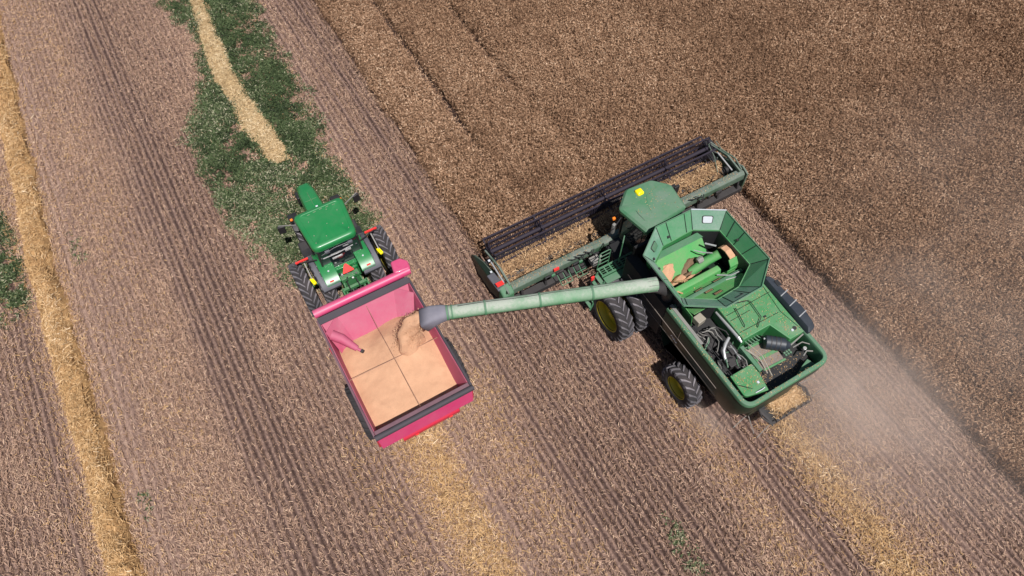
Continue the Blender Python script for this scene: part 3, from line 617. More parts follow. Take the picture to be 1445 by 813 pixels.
    # ---- engine deck
    dk = B(); dk.prism([(-.30, 4.66), (.70, 4.66), (.92, 3.98), (1.45, 3.98), (1.50, 5.98), (-.30, 5.98)], 2.3, 3.03); deck = dk.build('engine_deck', 'green', root, .02)
    dk = B()
    for pth in ([(-.26, 5.55, 3.035), (1.45, 5.55, 3.035)], [(1.42, 5.95, 3.035), (1.28, 4.85, 3.035), (1.42, 4.1, 3.035)], [(-.25, 5.35, 3.035), (.5, 5.35, 3.035)], [(-.25, 4.9, 3.035), (1.2, 4.86, 3.035)]): dk.tube(pth, .009, 5)
    dk.build('deck_seam', 'green_dark', deck)
    dk = B(); dk.tube([(-.2, 5.86, 3.03), (-.2, 5.86, 3.1), (.62, 5.62, 3.12), (.66, 5.55, 3.12), (.60, 4.98, 3.12), (.32, 4.78, 3.10), (.32, 4.78, 3.03)], .014, 6); dk.tube([(.12, 5.6, 3.03), (.12, 5.6, 3.12), (-.02, 5.0, 3.12), (-.02, 4.98, 3.03)], .014, 6); dk.build('grab_rail', 'black', deck)
    dk = B(); dk.tube([(1.16, 4.18, 3.03), (1.16, 4.18, 3.06)], .04, 12); dk.build('deck_cap', 'white', deck)
    dk = B(); dk.tube([(1.27, 4.2, 3.03), (1.27, 4.2, 3.055)], .06, 14); dk.box((.75, 4.95, 3.045), (.10, .05, .02)); dk.build('deck_vent', 'black', deck)
    # rotary screen housing on the right
    n_ = B(); sp = rounded([(1.50, 3.86), (1.82, 3.90), (1.93, 4.6), (1.80, 5.4), (1.80, 5.9), (1.68, 6.08), (1.52, 6.05)], [.05, .2, .3, .3, .1, .1, .05])
    n_.loft([[(x, y, 2.0) for x, y in sp], [(x, y, 3.08) for x, y in sp], [(1.72+(x-1.72)*.75, 4.95+(y-4.95)*.9, 3.18) for x, y in sp]]); sc_ = n_.build('cooling_screen', 'navy', root, smooth=True)
    n_ = B()
    for y in (4.42, 4.85, 5.25): n_.box((1.72, y, 3.175), (.34, .03, .03), rz=.2)
    n_.build('screen_rib', 'silver', sc_)
    n_ = B(); n_.box((1.78, 5.62, 3.19), (.14, .22, .03)); n_.build('screen_vent', 'black', sc_, .01)
    # left engine bay
    e_ = B(); e_.box((-.9, 5.95, 2.75), (.30, .28, .26), rz=.12); e_.build('battery_box', 'tan', root, .02)
    e_ = B(); e_.box((-.72, 4.6, 2.45), (.5, .75, .3)); e_.box((-.95, 5.3, 2.42), (.28, .5, .24)); e_.box((-.62, 4.75, 2.66), (.22, .5, .12)); e_.tube([(-.85, 4.1, 2.45), (-.5, 4.1, 2.45)], .18, 16); e_.tube([(-1.1, 5.0, 2.5), (-1.1, 5.5, 2.5)], .08, 10); e_.build('engine_block', 'dark', root, .02)
    e_ = B(); e_.tube([(-.30, 5.88, 2.80), (-.30, 5.2, 2.86), (-.30, 4.85, 2.88)], [.045, .065, .065], 12); e_.tube([(-.30, 4.84, 2.88), (-.32, 4.66, 2.86)], [.07, .03], 12); e_.build('air_pipe', 'silver', root, smooth=True)
    e_ = B(); e_.tube([(-.55, 4.98, 2.85), (-.78, 4.86, 2.86), (-.95, 4.72, 2.84), (-1.02, 4.55, 2.78), (-1.04, 4.42, 2.7)], [.05, .055, .05, .05, .045], 12); e_.build('exhaust_pipe', 'silver', root, smooth=True)
    for k in range(26):
        x = random.uniform(-1.28, -.55); y = random.uniform(3.95, 5.7); z = random.uniform(2.5, 2.8); a_ = random.uniform(-1.2, 1.2)+math.pi/2; L = random.uniform(.2, .65)
        h_ = B(); pp = [Vector((x, y, z))]
        for j in range(3): a_ += random.uniform(-.7, .7); pp.append(pp[-1]+Vector((math.cos(a_)*L/3, -math.sin(a_)*L/3, random.uniform(-.06, .06))))
        pp = [Vector((min(max(q_.x, -1.32), -.42), max(q_.y, 3.9), min(max(q_.z, 2.4), 2.86))) for q_ in pp]
        h_.tube(pp, random.uniform(.012, .028), 7); h_.build('hose', random.choice(['dark', 'steel', 'steel', 'green_dusty', 'black', 'silver']), root, smooth=True)
    e_ = B(); e_.prism(rounded([(-1.34, 3.25), (-.60, 3.08), (-.42, 3.98), (-1.30, 3.98)], [.15, .03, .03, .03]), 2.72, 2.84); cv = e_.build('rear_left_cover', 'green', root, .015)
    e_ = B(); e_.box((-.72, 3.42, 2.85), (.07, .07, .02)); e_.tube([(-1.0, 3.2, 2.86), (-.8, 3.18, 2.9), (-.66, 3.2, 2.86)], .015, 6); e_.build('cover_latch', 'white', cv)
    e_ = B(); e_.box((-.44, 4.1, 2.78), (.13, .9, .3)); e_.build('bay_divider', 'green_dusty', root, .01)
    e_ = B(); e_.box((-.3, 4.1, 2.92), (.05, .5, .03), rz=.2); e_.tube([(-.42, 4.4, 2.95), (-.25, 3.95, 2.95), (-.3, 3.5, 2.85)], .02, 6); e_.tube([(-.2, 4.5, 2.9), (-.1, 4.0, 2.9), (-.15, 3.4, 2.7)], .018, 6); e_.build('bay_bracket', 'tan', root)
    # stepped sheets in the middle, muffler, pit
    e_ = B()
    for k, (y0, mat) in enumerate(((4.18, 0), (4.0, 1), (3.78, 0))): pass
    e_.box((.22, 4.05, 2.55), (.78, .80, .05), rz=-.05); sh = e_.build('step_sheet', 'brown', root)
    e_ = B(); e_.box((.22, 4.02, 2.582), (.80, .10, .02), rz=-.05); e_.box((.22, 4.46, 2.585), (.80, .07, .03), rz=-.05); e_.box((.22, 3.66, 2.582), (.80, .06, .03), rz=-.05); e_.build('step_stripe', 'green', sh)
    e_ = B()
    for k in range(5): e_.box((-.12+.11*k, 4.58, 2.72), (.03, .22, .05), rz=.25)
    e_.box((.05, 4.5, 2.68), (.6, .03, .04)); e_.build('rack', 'green_dusty', root)
    e_ = B(); e_.tube([(.30, 4.36, 2.80), (.34, 4.34, 2.80), (.78, 3.98, 2.80), (.80, 3.96, 2.80), (.90, 3.90, 2.79)], [.15, .21, .21, .15, .11], 20); mf = e_.build('muffler', 'navy', root, smooth=True)
    e_ = B()
    for f in (.25, .5, .72): c0 = Vector((.34, 4.34, 2.8)).lerp(Vector((.78, 3.98, 2.8)), f); dd = Vector((.44, -.36, 0)).normalized()*.012; e_.tube([c0-dd, c0+dd], .218, 20)
    e_.build('muffler_band', 'dark', mf)
    e_ = B(); e_.box((.30, 4.40, 2.95), (.05, .05, .05)); e_.tube([(1.36, 3.62, 2.5), (1.36, 3.62, 2.62)], .06, 12); e_.build('work_lamp', 'silver', root, .01)
    e_ = B()
    for k in range(3):
        for j in range(2): e_.tube([(.70+.09*k, 3.72+.08*j, 2.6), (.70+.09*k, 3.72+.08*j, 2.64)], .035, 8)
    e_.build('vent_boss', 'green_dusty', root)
    e_ = B(); e_.bar((.9, 3.86, 2.85), (1.5, 3.96, 2.85), .04, .04); e_.tube([(1.0, 3.8, 2.7), (1.3, 3.78, 2.8), (1.5, 3.6, 2.75), (1.5, 3.35, 2.7)], .02, 6); e_.tube([(1.05, 3.42, 2.75), (1.25, 3.5, 2.75), (1.4, 3.4, 2.75)], .025, 6); e_.build('pit_pipe', 'steel', root)
    e_ = B(); e_.prism([(.55, 3.08), (1.25, 3.08), (1.15, 3.3), (.9, 3.22)], 2.6, 2.64); e_.build('pit_sheet', 'green_dusty', root)
    e_ = B(); e_.tube([(-1.30, 3.9, 2.98), (-1.30, 5.9, 2.98)], .012, 6); e_.tube([(-1.05, 3.32, 2.97), (-1.32, 3.6, 2.97)], .01, 6)
    for k in range(9): e_.box((-1.36, 5.8-k*.22, 2.96), (.03, .1, .02))
    e_.build('bay_hinge', 'black', root)
    # ---- rear: face details, spreader tailboard with chopped straw
    e_ = B(); e_.box((0, 3.25, 1.55), (1.7, .5, .9)); e_.build('straw_hood', 'green_dark', root, .05)
    s_ = B(); s_.bar((-.42, 3.15, 1.12), (-.24, 2.46, .98), .07, .06); s_.bar((1.31, 2.46, .98), (1.28, 3.1, 1.12), .07, .06); s_.bar((-.26, 2.46, .98), (1.33, 2.46, .98), .08, .08)
    for k in range(7): s_.box((-.1+.2*k, 2.44, 1.03), (.05, .05, .10), ry=random.uniform(-.3, .3))
    s_.tube([(-.38, 3.0, 1.15), (-.5, 2.75, 1.2), (-.3, 2.4, 1.05)], .03, 6); s_.tube([(1.2, 3.05, 1.2), (1.35, 2.85, 1.15), (1.33, 2.5, 1.02)], .035, 6)
    sp_ = s_.build('spreader_frame', 'dark', root)
    s_ = B(); s_.plate([(-.34, 3.1, 1.0), (-.22, 2.48, .93), (1.30, 2.48, .93), (1.26, 3.1, 1.0)], .02); s_.build('tailboard', 'black', sp_)
    s_ = B(); vs = []; fs = []; nx, ny = 22, 10
    for j in range(ny+1):
        for i in range(nx+1):
            u_, v_ = i/nx, j/ny; x = .10+1.14*u_+.16*(.5-v_)*(1-u_)*2; y = 2.54+.54*v_; e1 = min(u_, 1-u_, v_*1.2, (1-v_))*5
            vs.append((x+.03*math.sin(9*v_+i), y+.03*math.sin(5*u_+j), .96+.07*(y-2.5)/.6+.12*min(1, e1)*(.7+.3*random.random())))
    for j in range(ny):
        for i in range(nx): fs.append((j*(nx+1)+i, j*(nx+1)+i+1, (j+1)*(nx+1)+i+1, (j+1)*(nx+1)+i))
    s_.add(vs, fs); s_.build('chopped_straw', 'chaff', sp_)
    n = 1500; x = rng.uniform(-.1, 1.3, n); y = rng.uniform(2.5, 3.12, n); a_ = rng.uniform(0, 6.3, n)
    Q = blades(np.stack([x, y-OY, 1.02+rng.uniform(0, .12, n)], 1), np.stack([np.cos(a_), np.sin(a_), rng.normal(0, .3, n)], 1), rng.uniform(.03, .12, n), rng.uniform(.008, .016, n))
    ls = quads('straw_litter', Q, vcol=rng.random(n), mat=M['gold']); ls.parent = sp_; ls['kind'] = 'stuff'
    s_ = B()
    for pth in ([(1.30, 2.52, 1.0), (2.06, 2.57, 1.0), (1.78, 3.02, 1.02), (1.25, 3.05, 1.05)], [(-.26, 2.5, 1.0), (-.95, 2.35, 1.0)], [(-.55, 3.1, 1.05), (-1.38, 2.96, 1.0)], [(-.7, 3.15, 1.05), (-.95, 2.5, 1.0)], [(1.75, 3.35, 1.3), (2.45, 3.22, 1.2)]): s_.tube(pth, .012, 5)
    s_.build('marker_rod', 'steel', sp_)
    # ---- feeder house and header
    fh = B(); fh.prismx([(8.9, 1.15), (8.9, 2.0), (10.5, 1.25), (10.5, .55)], -.95, .95); fh.build('feeder_house', 'shade_black', root, .02)  # wide and black, with the shade ahead of the cab painted in
    X0, X1 = -5.10, 5.28
    h = B(); h.prismx(rounded([(10.46, .95), (10.48, 1.24), (10.58, 1.32), (10.78, 1.28), (10.84, .9)], .05, 3), X0+.25, X1-.1)
    hd = h.build('header', 'green_hdr', root, smooth=True)
    h = B(); h.prismx([(10.36, .35), (10.36, .55), (10.62, .55), (10.62, .35)], X0+.1, X1-.1); h.prismx([(10.80, .95), (10.84, .95), (11.0, .35), (10.95, .32)], X0+.1, X1-.1)
    for k in range(11): x = X0+.6+k*.95; h.prismx([(10.38, .4), (10.5, .98), (10.62, .98), (10.62, .4)], x-.04, x+.04)
    h.build('header_frame', 'dark', hd)
    h = B(); h.prismx([(10.95, .34), (10.95, .30), (12.35, .12), (12.62, .12), (12.35, .17)], X0+.05, X1-.05); h.build('header_floor', 'dark', hd)
    h = B(); h.tube([(X0+.1, 11.32, .66), (X1-.1, 11.32, .66)], .14, 18)
    for sgn, xa, xb in ((1, X0+.15, -.7), (-1, X1-.15, .7)):
        nt_ = int(abs(xb-xa)/.55); vs = []; fs = []; st = nt_*16
        for i in range(st+1):
            f = i/st; an = 2*math.pi*nt_*f*sgn; x = xa+(xb-xa)*f
            for r_ in (.13, .24): vs.append((x, 11.32+r_*math.cos(an), .66+r_*math.sin(an)))
        for i in range(st): fs.append((2*i, 2*i+1, 2*i+3, 2*i+2))
        h.add(vs, fs)
    h.build('cross_auger', 'black', hd)
    # straw being carried through the header
    n = 26000; x = rng.uniform(X0+.2, X1-.45, n); v = rng.normal(0, .42, n); y = 11.60+v*.85+.10*(fbm(x, x*0+3, .8)-.5)
    k = (y > 10.98) & (y < 12.3) & (rng.random(n) < .25+1.1*fbm(x, y, .9)) ; x = x[k]; y = y[k]; n = len(x)
    z = .66+.48*np.exp(-((y-11.50)/.28)**2)*(.55+.6*fbm(x, y, 1.8))-.25*np.clip(y-11.8, 0, 1)*2+rng.uniform(-.05, .03, n)
    a_ = rng.normal(math.pi/2, 1.1, n); D = np.stack([np.cos(a_), np.sin(a_), rng.normal(0, .35, n)], 1)
    P = np.stack([x, y-OY, z], 1); Q = blades(P, D, rng.uniform(.06, .18, n), rng.uniform(.014, .03, n), rng.normal(0, .7, n))
    xs_ = np.linspace(X0+.2, X1-.5, 160); us_ = np.linspace(0, 1, 8); GX, GU = np.meshgrid(xs_, us_, indexing='ij'); GY = 11.20+.80*GU+.08*(fbm(GX, GU, 1.5)-.5)
    GZ = .58+.46*np.sin(np.pi*np.clip(GU*1.1, 0, 1))*(.55+.6*fbm(GX, GY, 1.8)); G = np.stack([GX, GY-OY, GZ], 2)
    Bq = np.stack([G[:-1, :-1], G[:-1, 1:], G[1:, 1:], G[1:, :-1]], 2).reshape(-1, 4, 3)
    Q = np.concatenate([Q, Bq]); cc = np.concatenate([rng.beta(2, 2.4, n)*.95, .15+.2*rng.random(len(Bq))])
    cs_ = quads('cut_straw', Q, vcol=cc, mat=M['cut']); cs_.parent = root; cs_.parent = hd; cs_['kind'] = 'stuff'
    # reel
    RY_, RZ_, RR = 12.28, 1.12, .52
    r_ = B(); r_.tube([(X0+.35, RY_, RZ_), (X1-.45, RY_, RZ_)], .075, 14); rl = r_.build('reel', 'reel', hd, smooth=True)
    for k in range(6):
        a_ = k*math.pi/3+.35; by, bz = RY_+RR*math.cos(a_), RZ_+RR*math.sin(a_)
        r_ = B(); r_.bar((X0+.32, by, bz), (X1-.42, by, bz), .065, .03)
        xx = X0+.36
        while xx < X1-.45: r_.bar((xx, by, bz), (xx+.0, by-.06, bz-.26), .016, .012); xx += .07
        r_.build('reel_bat', 'reel', hd)
    r_ = B()
    for x in (X0+.33, -2.7, .05, 2.8, X1-.43):
        for k in range(6): a_ = k*math.pi/3+.35; r_.bar((x, RY_, RZ_), (x, RY_+RR*math.cos(a_), RZ_+RR*math.sin(a_)), .05, .02)
        lpz = [(x, RY_+RR*.62*math.cos(q_*math.pi/9), RZ_+RR*.62*math.sin(q_*math.pi/9)) for q_ in range(19)]; r_.tube(lpz, .016, 5, False)
    r_.build('reel_spider', 'reel', hd)
    # ends, dividers, arms
    def endpanel(xa, xb, mat='green_hdr'):
        q_ = B(); q_.prismx([(10.40, .25), (10.40, 1.30), (10.75, 1.42), (11.5, 1.05), (12.2, .78), (12.9, .35), (13.05, .12), (12.6, .10)], xa, xb); return q_.build('end_panel', mat, hd, .02)
    endpanel(X0, X0+.07, 'green_hdr'); endpanel(X1-.07, X1)
    q_ = B(); q_.loft([[(X0-.12, 10.45, .5), (X0+.02, 10.42, .5), (X0+.02, 10.42, 1.35), (X0-.12, 10.45, 1.2)], [(X0-.24, 11.3, .4), (X0+.0, 11.3, .4), (X0, 11.3, 1.2), (X0-.2, 11.3, 1.1)], [(X0-.22, 12.2, .25), (X0+.02, 12.2, .25), (X0+.02, 12.2, .85), (X0-.16, 12.2, .8)], [(X0-.04, 13.1, .08), (X0+.03, 13.1, .08), (X0+.03, 13.1, .16), (X0-.02, 13.1, .16)]]); q_.build('crop_divider', 'green_dark', hd, .03, True)
    q_ = B(); q_.loft([[(X1-.02, 10.6, .5), (X1+.05, 10.6, .5), (X1+.05, 10.6, 1.05), (X1-.02, 10.6, 1.1)], [(X1, 11.2, .4), (X1+.08, 11.2, .4), (X1+.07, 11.2, .95), (X1, 11.2, 1.0)], [(X1-.02, 13.1, .08), (X1+.05, 13.1, .08), (X1+.04, 13.1, .16), (X1-.02, 13.1, .16)]]); q_.build('crop_divider', 'green_hdr', hd, .03, True)
    q_ = B(); q_.box((X0-.10, 11.05, 1.22), (.30, .85, .10), rx=-.25); q_.build('drive_shield', 'grey', hd, .03)
    q_ = B(); q_.loft([[(X0-.18, 10.38, .6), (X0+.25, 10.38, .6), (X0+.25, 10.38, 1.25), (X0-.18, 10.38, 1.2)], [(X0-.2, 10.72, .6), (X0+.25, 10.75, .6), (X0+.25, 10.75, 1.45), (X0-.2, 10.72, 1.4)]]); q_.build('end_cap', 'green_dusty', hd, .06)
    q_ = B(); q_.box((X0-.10, 10.80, 1.46), (.26, .16, .05), rx=-.2); q_.build('warning_reflector', 'red', hd)
    q_ = B(); q_.box((-3.18, 10.42, 1.30), (.2, .06, .12)); q_.build('warning_reflector', 'red', hd)
    q_ = B(); q_.box((X0+.12, 11.95, 1.18), (.08, .08, .03)); q_.box((X0-.05, 11.5, 1.2), (.07, .07, .03)); q_.build('clip', 'white', hd)
    for x, mm in ((X0+.2, 'green_hdr'), (X1-.28, 'green_hdr')):
        q_ = B(); q_.bar((x, 10.62, 1.38), (x, 11.4, 1.48), .07, .12); q_.bar((x, 11.4, 1.48), (x, RY_+.1, RZ_+.05), .06, .10); ra = q_.build('reel_arm', mm, hd, .01)
        q_ = B(); q_.tube([(x-.08, 10.9, 1.2), (x-.08, 11.8, 1.3)], .03, 8); q_.build('lift_cylinder', 'silver', ra)
    q_ = B(); q_.tube([(X1-.1, 10.7, 1.3), (X1-.02, 11.2, 1.38), (X1-.10, 11.9, 1.25), (X1-.2, 12.4, 1.2)], .03, 8); q_.tube([(X1-.4, 11.7, 1.1), (X1-.15, 11.9, 1.35), (X1-.05, 12.3, 1.3)], .02, 6); q_.tube([(X1-.75, 11.2, 1.0), (X1-.6, 11.7, 1.3), (X1-.55, 12.2, 1.5)], .016, 6); q_.build('hydraulic_hose', 'green_hdr', hd)
    q_ = B(); q_.box((X1-.5, 11.9, .95), (.3, .5, .25)); q_.box((X1-.2, 12.45, 1.0), (.35, .35, .3)); q_.build('reel_drive', 'black', hd, .04)
    for k in range(12):                                 # brackets and hoses hung on the rear of the beam
        x = random.choice([random.uniform(-4.3, -2.4), random.uniform(-2.6, -1.5), random.uniform(1.4, 4.4)]); q_ = B()
        q_.box((x, 10.34, 1.15), (random.uniform(.08, .3), .06, random.uniform(.1, .2))); q_.build('bracket', random.choice(['green_dusty', 'black', 'dark']), hd, .01)
    for x in (1.6, 2.9, -1.9, -2.3):
        q_ = B(); q_.tube([(x-.35, 10.5, 1.37), (x-.2, 10.36, 1.46), (x, 10.40, 1.40), (x+.12, 10.30, 1.45), (x+.25, 10.42, 1.4)], .02, 7); q_.tube([(x-.1, 10.5, 1.4), (x+.05, 10.3, 1.48), (x+.2, 10.25, 1.3)], .016, 7); q_.build('hydraulic_hose', 'black', hd)
    q_ = B()
    for x0 in (-3.2, -2.55): 
        for j in range(3): q_.tube([(x0+.22*j, 10.3, 1.1), (x0+.22*j, 9.95, .9)], .015, 6)
        q_.tube([(x0, 10.1, 1.0), (x0+.45, 10.1, 1.0)], .015, 6); q_.tube([(x0, 9.95, .9), (x0+.45, 9.95, .9)], .015, 6)
    q_.build('step_frame', 'green_dusty', hd)
    q_ = B(); q_.box((-1.75, 10.15, 1.1), (.35, .3, .2)); q_.tube([(-1.95, 10.0, 1.3), (-1.55, 10.1, 1.35)], .05, 8); q_.build('coupler', 'steel', hd, .01)
    return root
combine()

# ================================================================ grain cart
def cart():
    OX, OYc = 1.42, 9.25; root = empty('grain_cart', (OX, OYc, 0)); off = (OX, OYc, 0)
    tag(root, 'crimson grain cart filled with peach coloured grain behind the green tractor', 'grain cart')
    B = lambda: MB(off)
    x0, x1, y0, y1 = -.10, 2.92, 7.38, 11.62; zt = 3.0
    def rect(d, z, dy=0): return [(x0+d, y0+d, z), (x1-d, y0+d, z), (x1-d, y1-d, z), (x0+d, y1-d, z)]
    b = B(); b.loft([[(.9, 8.7, .95), (1.9, 8.7, .95), (1.9, 10.3, .95), (.9, 10.3, .95)], rect(.05, 2.30), rect(0, zt)], (True, False)); hop = b.build('hopper', 'pink', root)
    def wall(name, pts, mat='pink_in'):
        q = B(); q.plate(pts, .02); return q.build(name, mat, hop)
    A = [(x0+.05, y0+.05, zt), (x1-.05, y0+.05, zt), (x1-.05, y1-.05, zt), (x0+.05, y1-.05, zt)]
    Cc = [(x0+.16, y0+.12, 2.1), (x1-.30, y0+.12, 2.1), (x1-.32, y1-1.0, 2.0), (x0+.22, y1-1.0, 2.0)]
    for k in range(4): wall('inner_wall', [A[k], A[(k+1) % 4], Cc[(k+1) % 4], Cc[k]])
    # corner gussets
    wall('corner_gusset', [(x1-.06, y1-.55, zt-.03), (x1-.55, y1-.06, zt-.03), (x1-.9, y1-.75, 2.2), (x1-.4, y1-1.1, 2.2)])
    wall('corner_gusset', [(x0+.6, y1-.06, zt-.03), (x0+.06, y1-.5, zt-.03), (x0+.25, y1-1.1, 2.2), (x0+.75, y1-.8, 2.2)])
    # rolls and rails along the rim
    r = B(); r.tube([(x0-.02, y0-.03, zt+.04), (x1+.04, y0-.03, zt+.04)], .085, 14); r.build('tarp_roll', 'tarp', root, smooth=True)
    r = B(); r.box((1.41, y0+.12, zt+.02), (2.95, .12, .06)); r.build('rear_rail', 'rail_p', root, .01)
    r = B(); r.box((x1+.01, 9.5, zt+.02), (.07, 4.2, .07)); r.build('side_rail', 'tarp', root, .01)
    r = B(); r.box((x0-.01, 9.5, zt+.02), (.06, 4.2, .07)); r.build('side_rail', 'rail_p', root, .01)
    r = B(); r.plate([(x0, y1+.02, zt+.07), (x1, y1+.02, zt+.07), (x1, y1-.20, zt+.02), (x0, y1-.20, zt+.02)], .03); r.build('front_flap', 'tarp', root, .005)
    r = B(); r.tube([(x0-.02, y1+.16, zt+.14), (x1+.16, y1+.16, zt+.14)], .135, 20); fr = r.build('front_roll', 'pink', root, smooth=True)
    r = B(); r.prism(rounded([(2.58, 11.80), (3.12, 11.74), (3.16, 12.05), (2.98, 12.26), (2.66, 12.26)], .09), 3.0, 3.28); r.build('folded_auger_head', 'pink', root, .04)
    r = B(); r.tube([(2.82, 11.98, 3.1), (2.7, 11.95, 2.4), (2.5, 11.85, 1.6), (2.3, 11.5, .9)], .15, 14); r.build('unload_auger', 'pink', root, smooth=True)
    r = B(); r.tube([(x0+.18, 11.02, 2.90), (.30, 10.80, 2.80), (.58, 10.36, 2.62)], [.16, .155, .09], 16); r.tube([(.58, 10.36, 2.62), (.66, 10.24, 2.60)], [.05, .05], 8); r.build('inner_auger_tube', 'pink_in', root, smooth=True)
    r = B(); r.tube([(.66, 10.25, 2.60), (.70, 10.18, 2.60)], .06, 10); r.build('auger_tip', 'dark', root)
    # braces
    r = B(); r.tube([(1.40, y1-.1, 2.86), (1.40, y0+.1, 2.86)], .007, 6); r.build('brace_rod', 'rod', root)
    r = B(); r.tube([(x0+.05, 9.40, 2.86), (x1-.05, 9.40, 2.80)], .009, 6); r.build('brace_rod', 'rod', root)
    # outside: rear wall ribs, bumper, ladder window
    r = B(); r.box((1.41, y0-.02, 2.92), (3.04, .03, .10)); r.box((x0+.02, y0-.01, 2.62), (.07, .06, .66)); r.box((x1-.02, y0-.01, 2.62), (.07, .06, .66)); r.box((1.41, y0+.06, 2.33), (2.85, .06, .09)); r.build('rear_frame', 'cart_red', root, .01)
    r = B(); r.prismx(rounded([(7.24, 2.0), (7.24, 2.18), (7.32, 2.26), (7.44, 2.22), (7.44, 2.0)], .05, 3), .58, 2.40); r.build('bumper', 'cart_red', root, smooth=True)
    r = B(); r.plate([(x0+.02, y0-.01, 2.93), (x1-.02, y0-.01, 2.93), (x1-.06, y0-.12, 2.36), (x0+.06, y0-.12, 2.36)], .02); r.build('rear_skirt', 'pink', root)
    for x in (.8, 2.2): r = B(); r.bar((x, 7.75, 1.45), (x, 8.6, 1.1), .12, .12); r.build('frame_rail', 'pink', root)
    r = B(); r.box((1.0, 7.235, 2.08), (.10, .02, .06)); r.box((2.1, 7.235, 2.08), (.10, .02, .06)); r.build('tail_lamp', 'red', root)
    r = B(); r.box((x0-.03, 10.6, 2.75), (.06, .16, .2)); r.build('crank', 'cart_red', root, .01)
    # chassis, axle, tongue
    r = B(); r.box((1.41, 9.2, .95), (3.0, .25, .25)); r.box((1.41, 9.6, .9), (.5, 3.6, .25)); r.bar((1.1, 11.0, .85), (1.48, 13.2, .62), .14, .16); r.bar((1.75, 11.0, .85), (1.5, 13.2, .62), .14, .16); r.build('chassis', 'cart_red', root, .01)
    r = B(); r.tube([(1.5, 11.4, 1.0), (1.52, 13.5, .85)], .05, 10); r.build('drive_shaft', 'black', root)
    r = B(); r.box((1.2, 11.45, .45), (.1, .1, .8)); r.build('jack_stand', 'steel', root)
    for sx, xc in ((-1, .02), (1, 2.96)): wheel(root, (xc, 9.18, .93), .93, .66, .42, sx, off, 22, .08, rimmat='white', lug='tyre')
    # load
    nx, ny = 60, 84; vs = []; fs = []; g = B()
    X = np.linspace(x0+.07, x1-.12, nx+1); Y = np.linspace(y0+.16, y1-.42, ny+1); GX, GY = np.meshgrid(X, Y, indexing='ij')
    Z = 2.44 + .42*np.maximum(0, 1-np.hypot((GX-1.95)/1.25, (GY-9.65)/1.35))**1.15 - .30*np.clip((GY-10.25)/.9, 0, 1)**1.4*(1-.35*np.clip((GX-1.2)/1.2, 0, 1)) + .04*(fbm(GX, GY, 1.2)-.5) + .010*(fbm(GX, GY, 7.)-.5) - .05*np.clip((8.6-GY), 0, 1.5)+.05*(fbm(GX, GY, 2.6)-.5)
    Z -= .10*np.exp(-((GX-x1+.12)/.25)**2) + .12*np.exp(-((GX-x0-.05)/.2)**2)
    Z -= .07*np.exp(-(((GX-1.72)/.16)**2+((GY-9.15)/.3)**2))
    for i in range(nx+1):
        for j in range(ny+1): vs.append((GX[i, j], GY[i, j], Z[i, j]))
    for i in range(nx):
        for j in range(ny): fs.append((i*(ny+1)+j, (i+1)*(ny+1)+j, (i+1)*(ny+1)+j+1, i*(ny+1)+j+1))
    g.add(vs, fs); go = g.build('grain_load', 'grain', None, smooth=True); go.location = (OX, OYc, 0)
    tag(go, 'peach coloured load of wheat grain filling the crimson cart', 'grain', kind='stuff')
    return root
cart()

def stream():
    """grain falling from the rubber spout in a lumpy arc"""
    off = (2.3, 9.9, 2.6); B = MB(off); P = [(2.72, 9.60, 3.93), (2.52, 9.68, 3.86), (2.30, 9.76, 3.66), (2.14, 9.78, 3.35), (2.05, 9.74, 3.05), (2.02, 9.66, 2.62)]
    n = 26; loops = []; R_ = [.19, .24, .28, .31, .35, .44]
    P = [Vector(p) for p in P]
    random.seed(11)
    fine = []; 
    for i in range(len(P)-1):
        for k in range(5): f = k/5; fine.append((P[i].lerp(P[i+1], f), R_[i]*(1-f)+R_[i+1]*f))
    fine.append((P[-1], R_[-1]))
    for i, (p, r) in enumerate(fine):
        d = (fine[min(i+1, len(fine)-1)][0]-fine[max(i-1, 0)][0]).normalized(); a = d.cross(Vector((0, 1, 0))).normalized(); b = d.cross(a)
        lp = []
        for k in range(n):
            q = 2*math.pi*k/n; rr = r*(1+.13*math.sin(3*q+i*.32)+.07*math.sin(5*q-i*.5)+random.uniform(-.015, .015)); lp.append(p+a*rr*math.cos(q)+b*rr*math.sin(q)*.8)
        loops.append(lp)
    B.loft(loops); o = B.build('grain_stream', 'grain', None, smooth=True); o.location = off
    n = 5200; k = rng.integers(0, len(fine), n); C0 = np.array([tuple(fine[i][0]) for i in k]); rr = np.array([fine[i][1] for i in k])
    a = rng.uniform(0, 6.28, n); e = rr*(.75+.5*np.abs(rng.normal(0, .45, n))); Pp = C0+np.stack([np.cos(a)*e, np.sin(a)*e*.9, rng.normal(0, .06, n)+np.sin(a*1.0)*e*.35], 1)-np.array(off)
    Q = blades(Pp, np.stack([rng.normal(-.15, .2, n), rng.normal(0, .2, n), -np.ones(n)], 1), rng.uniform(.02, .09, n), rng.uniform(.010, .020, n))
    kk = quads('loose_kernels', Q, vcol=rng.uniform(0, 1, n), mat=M['kernel']); kk.parent = o; kk['kind'] = 'stuff'
    tag(o, 'peach coloured grain pouring from the spout into the crimson cart', 'grain stream', kind='stuff')
stream()

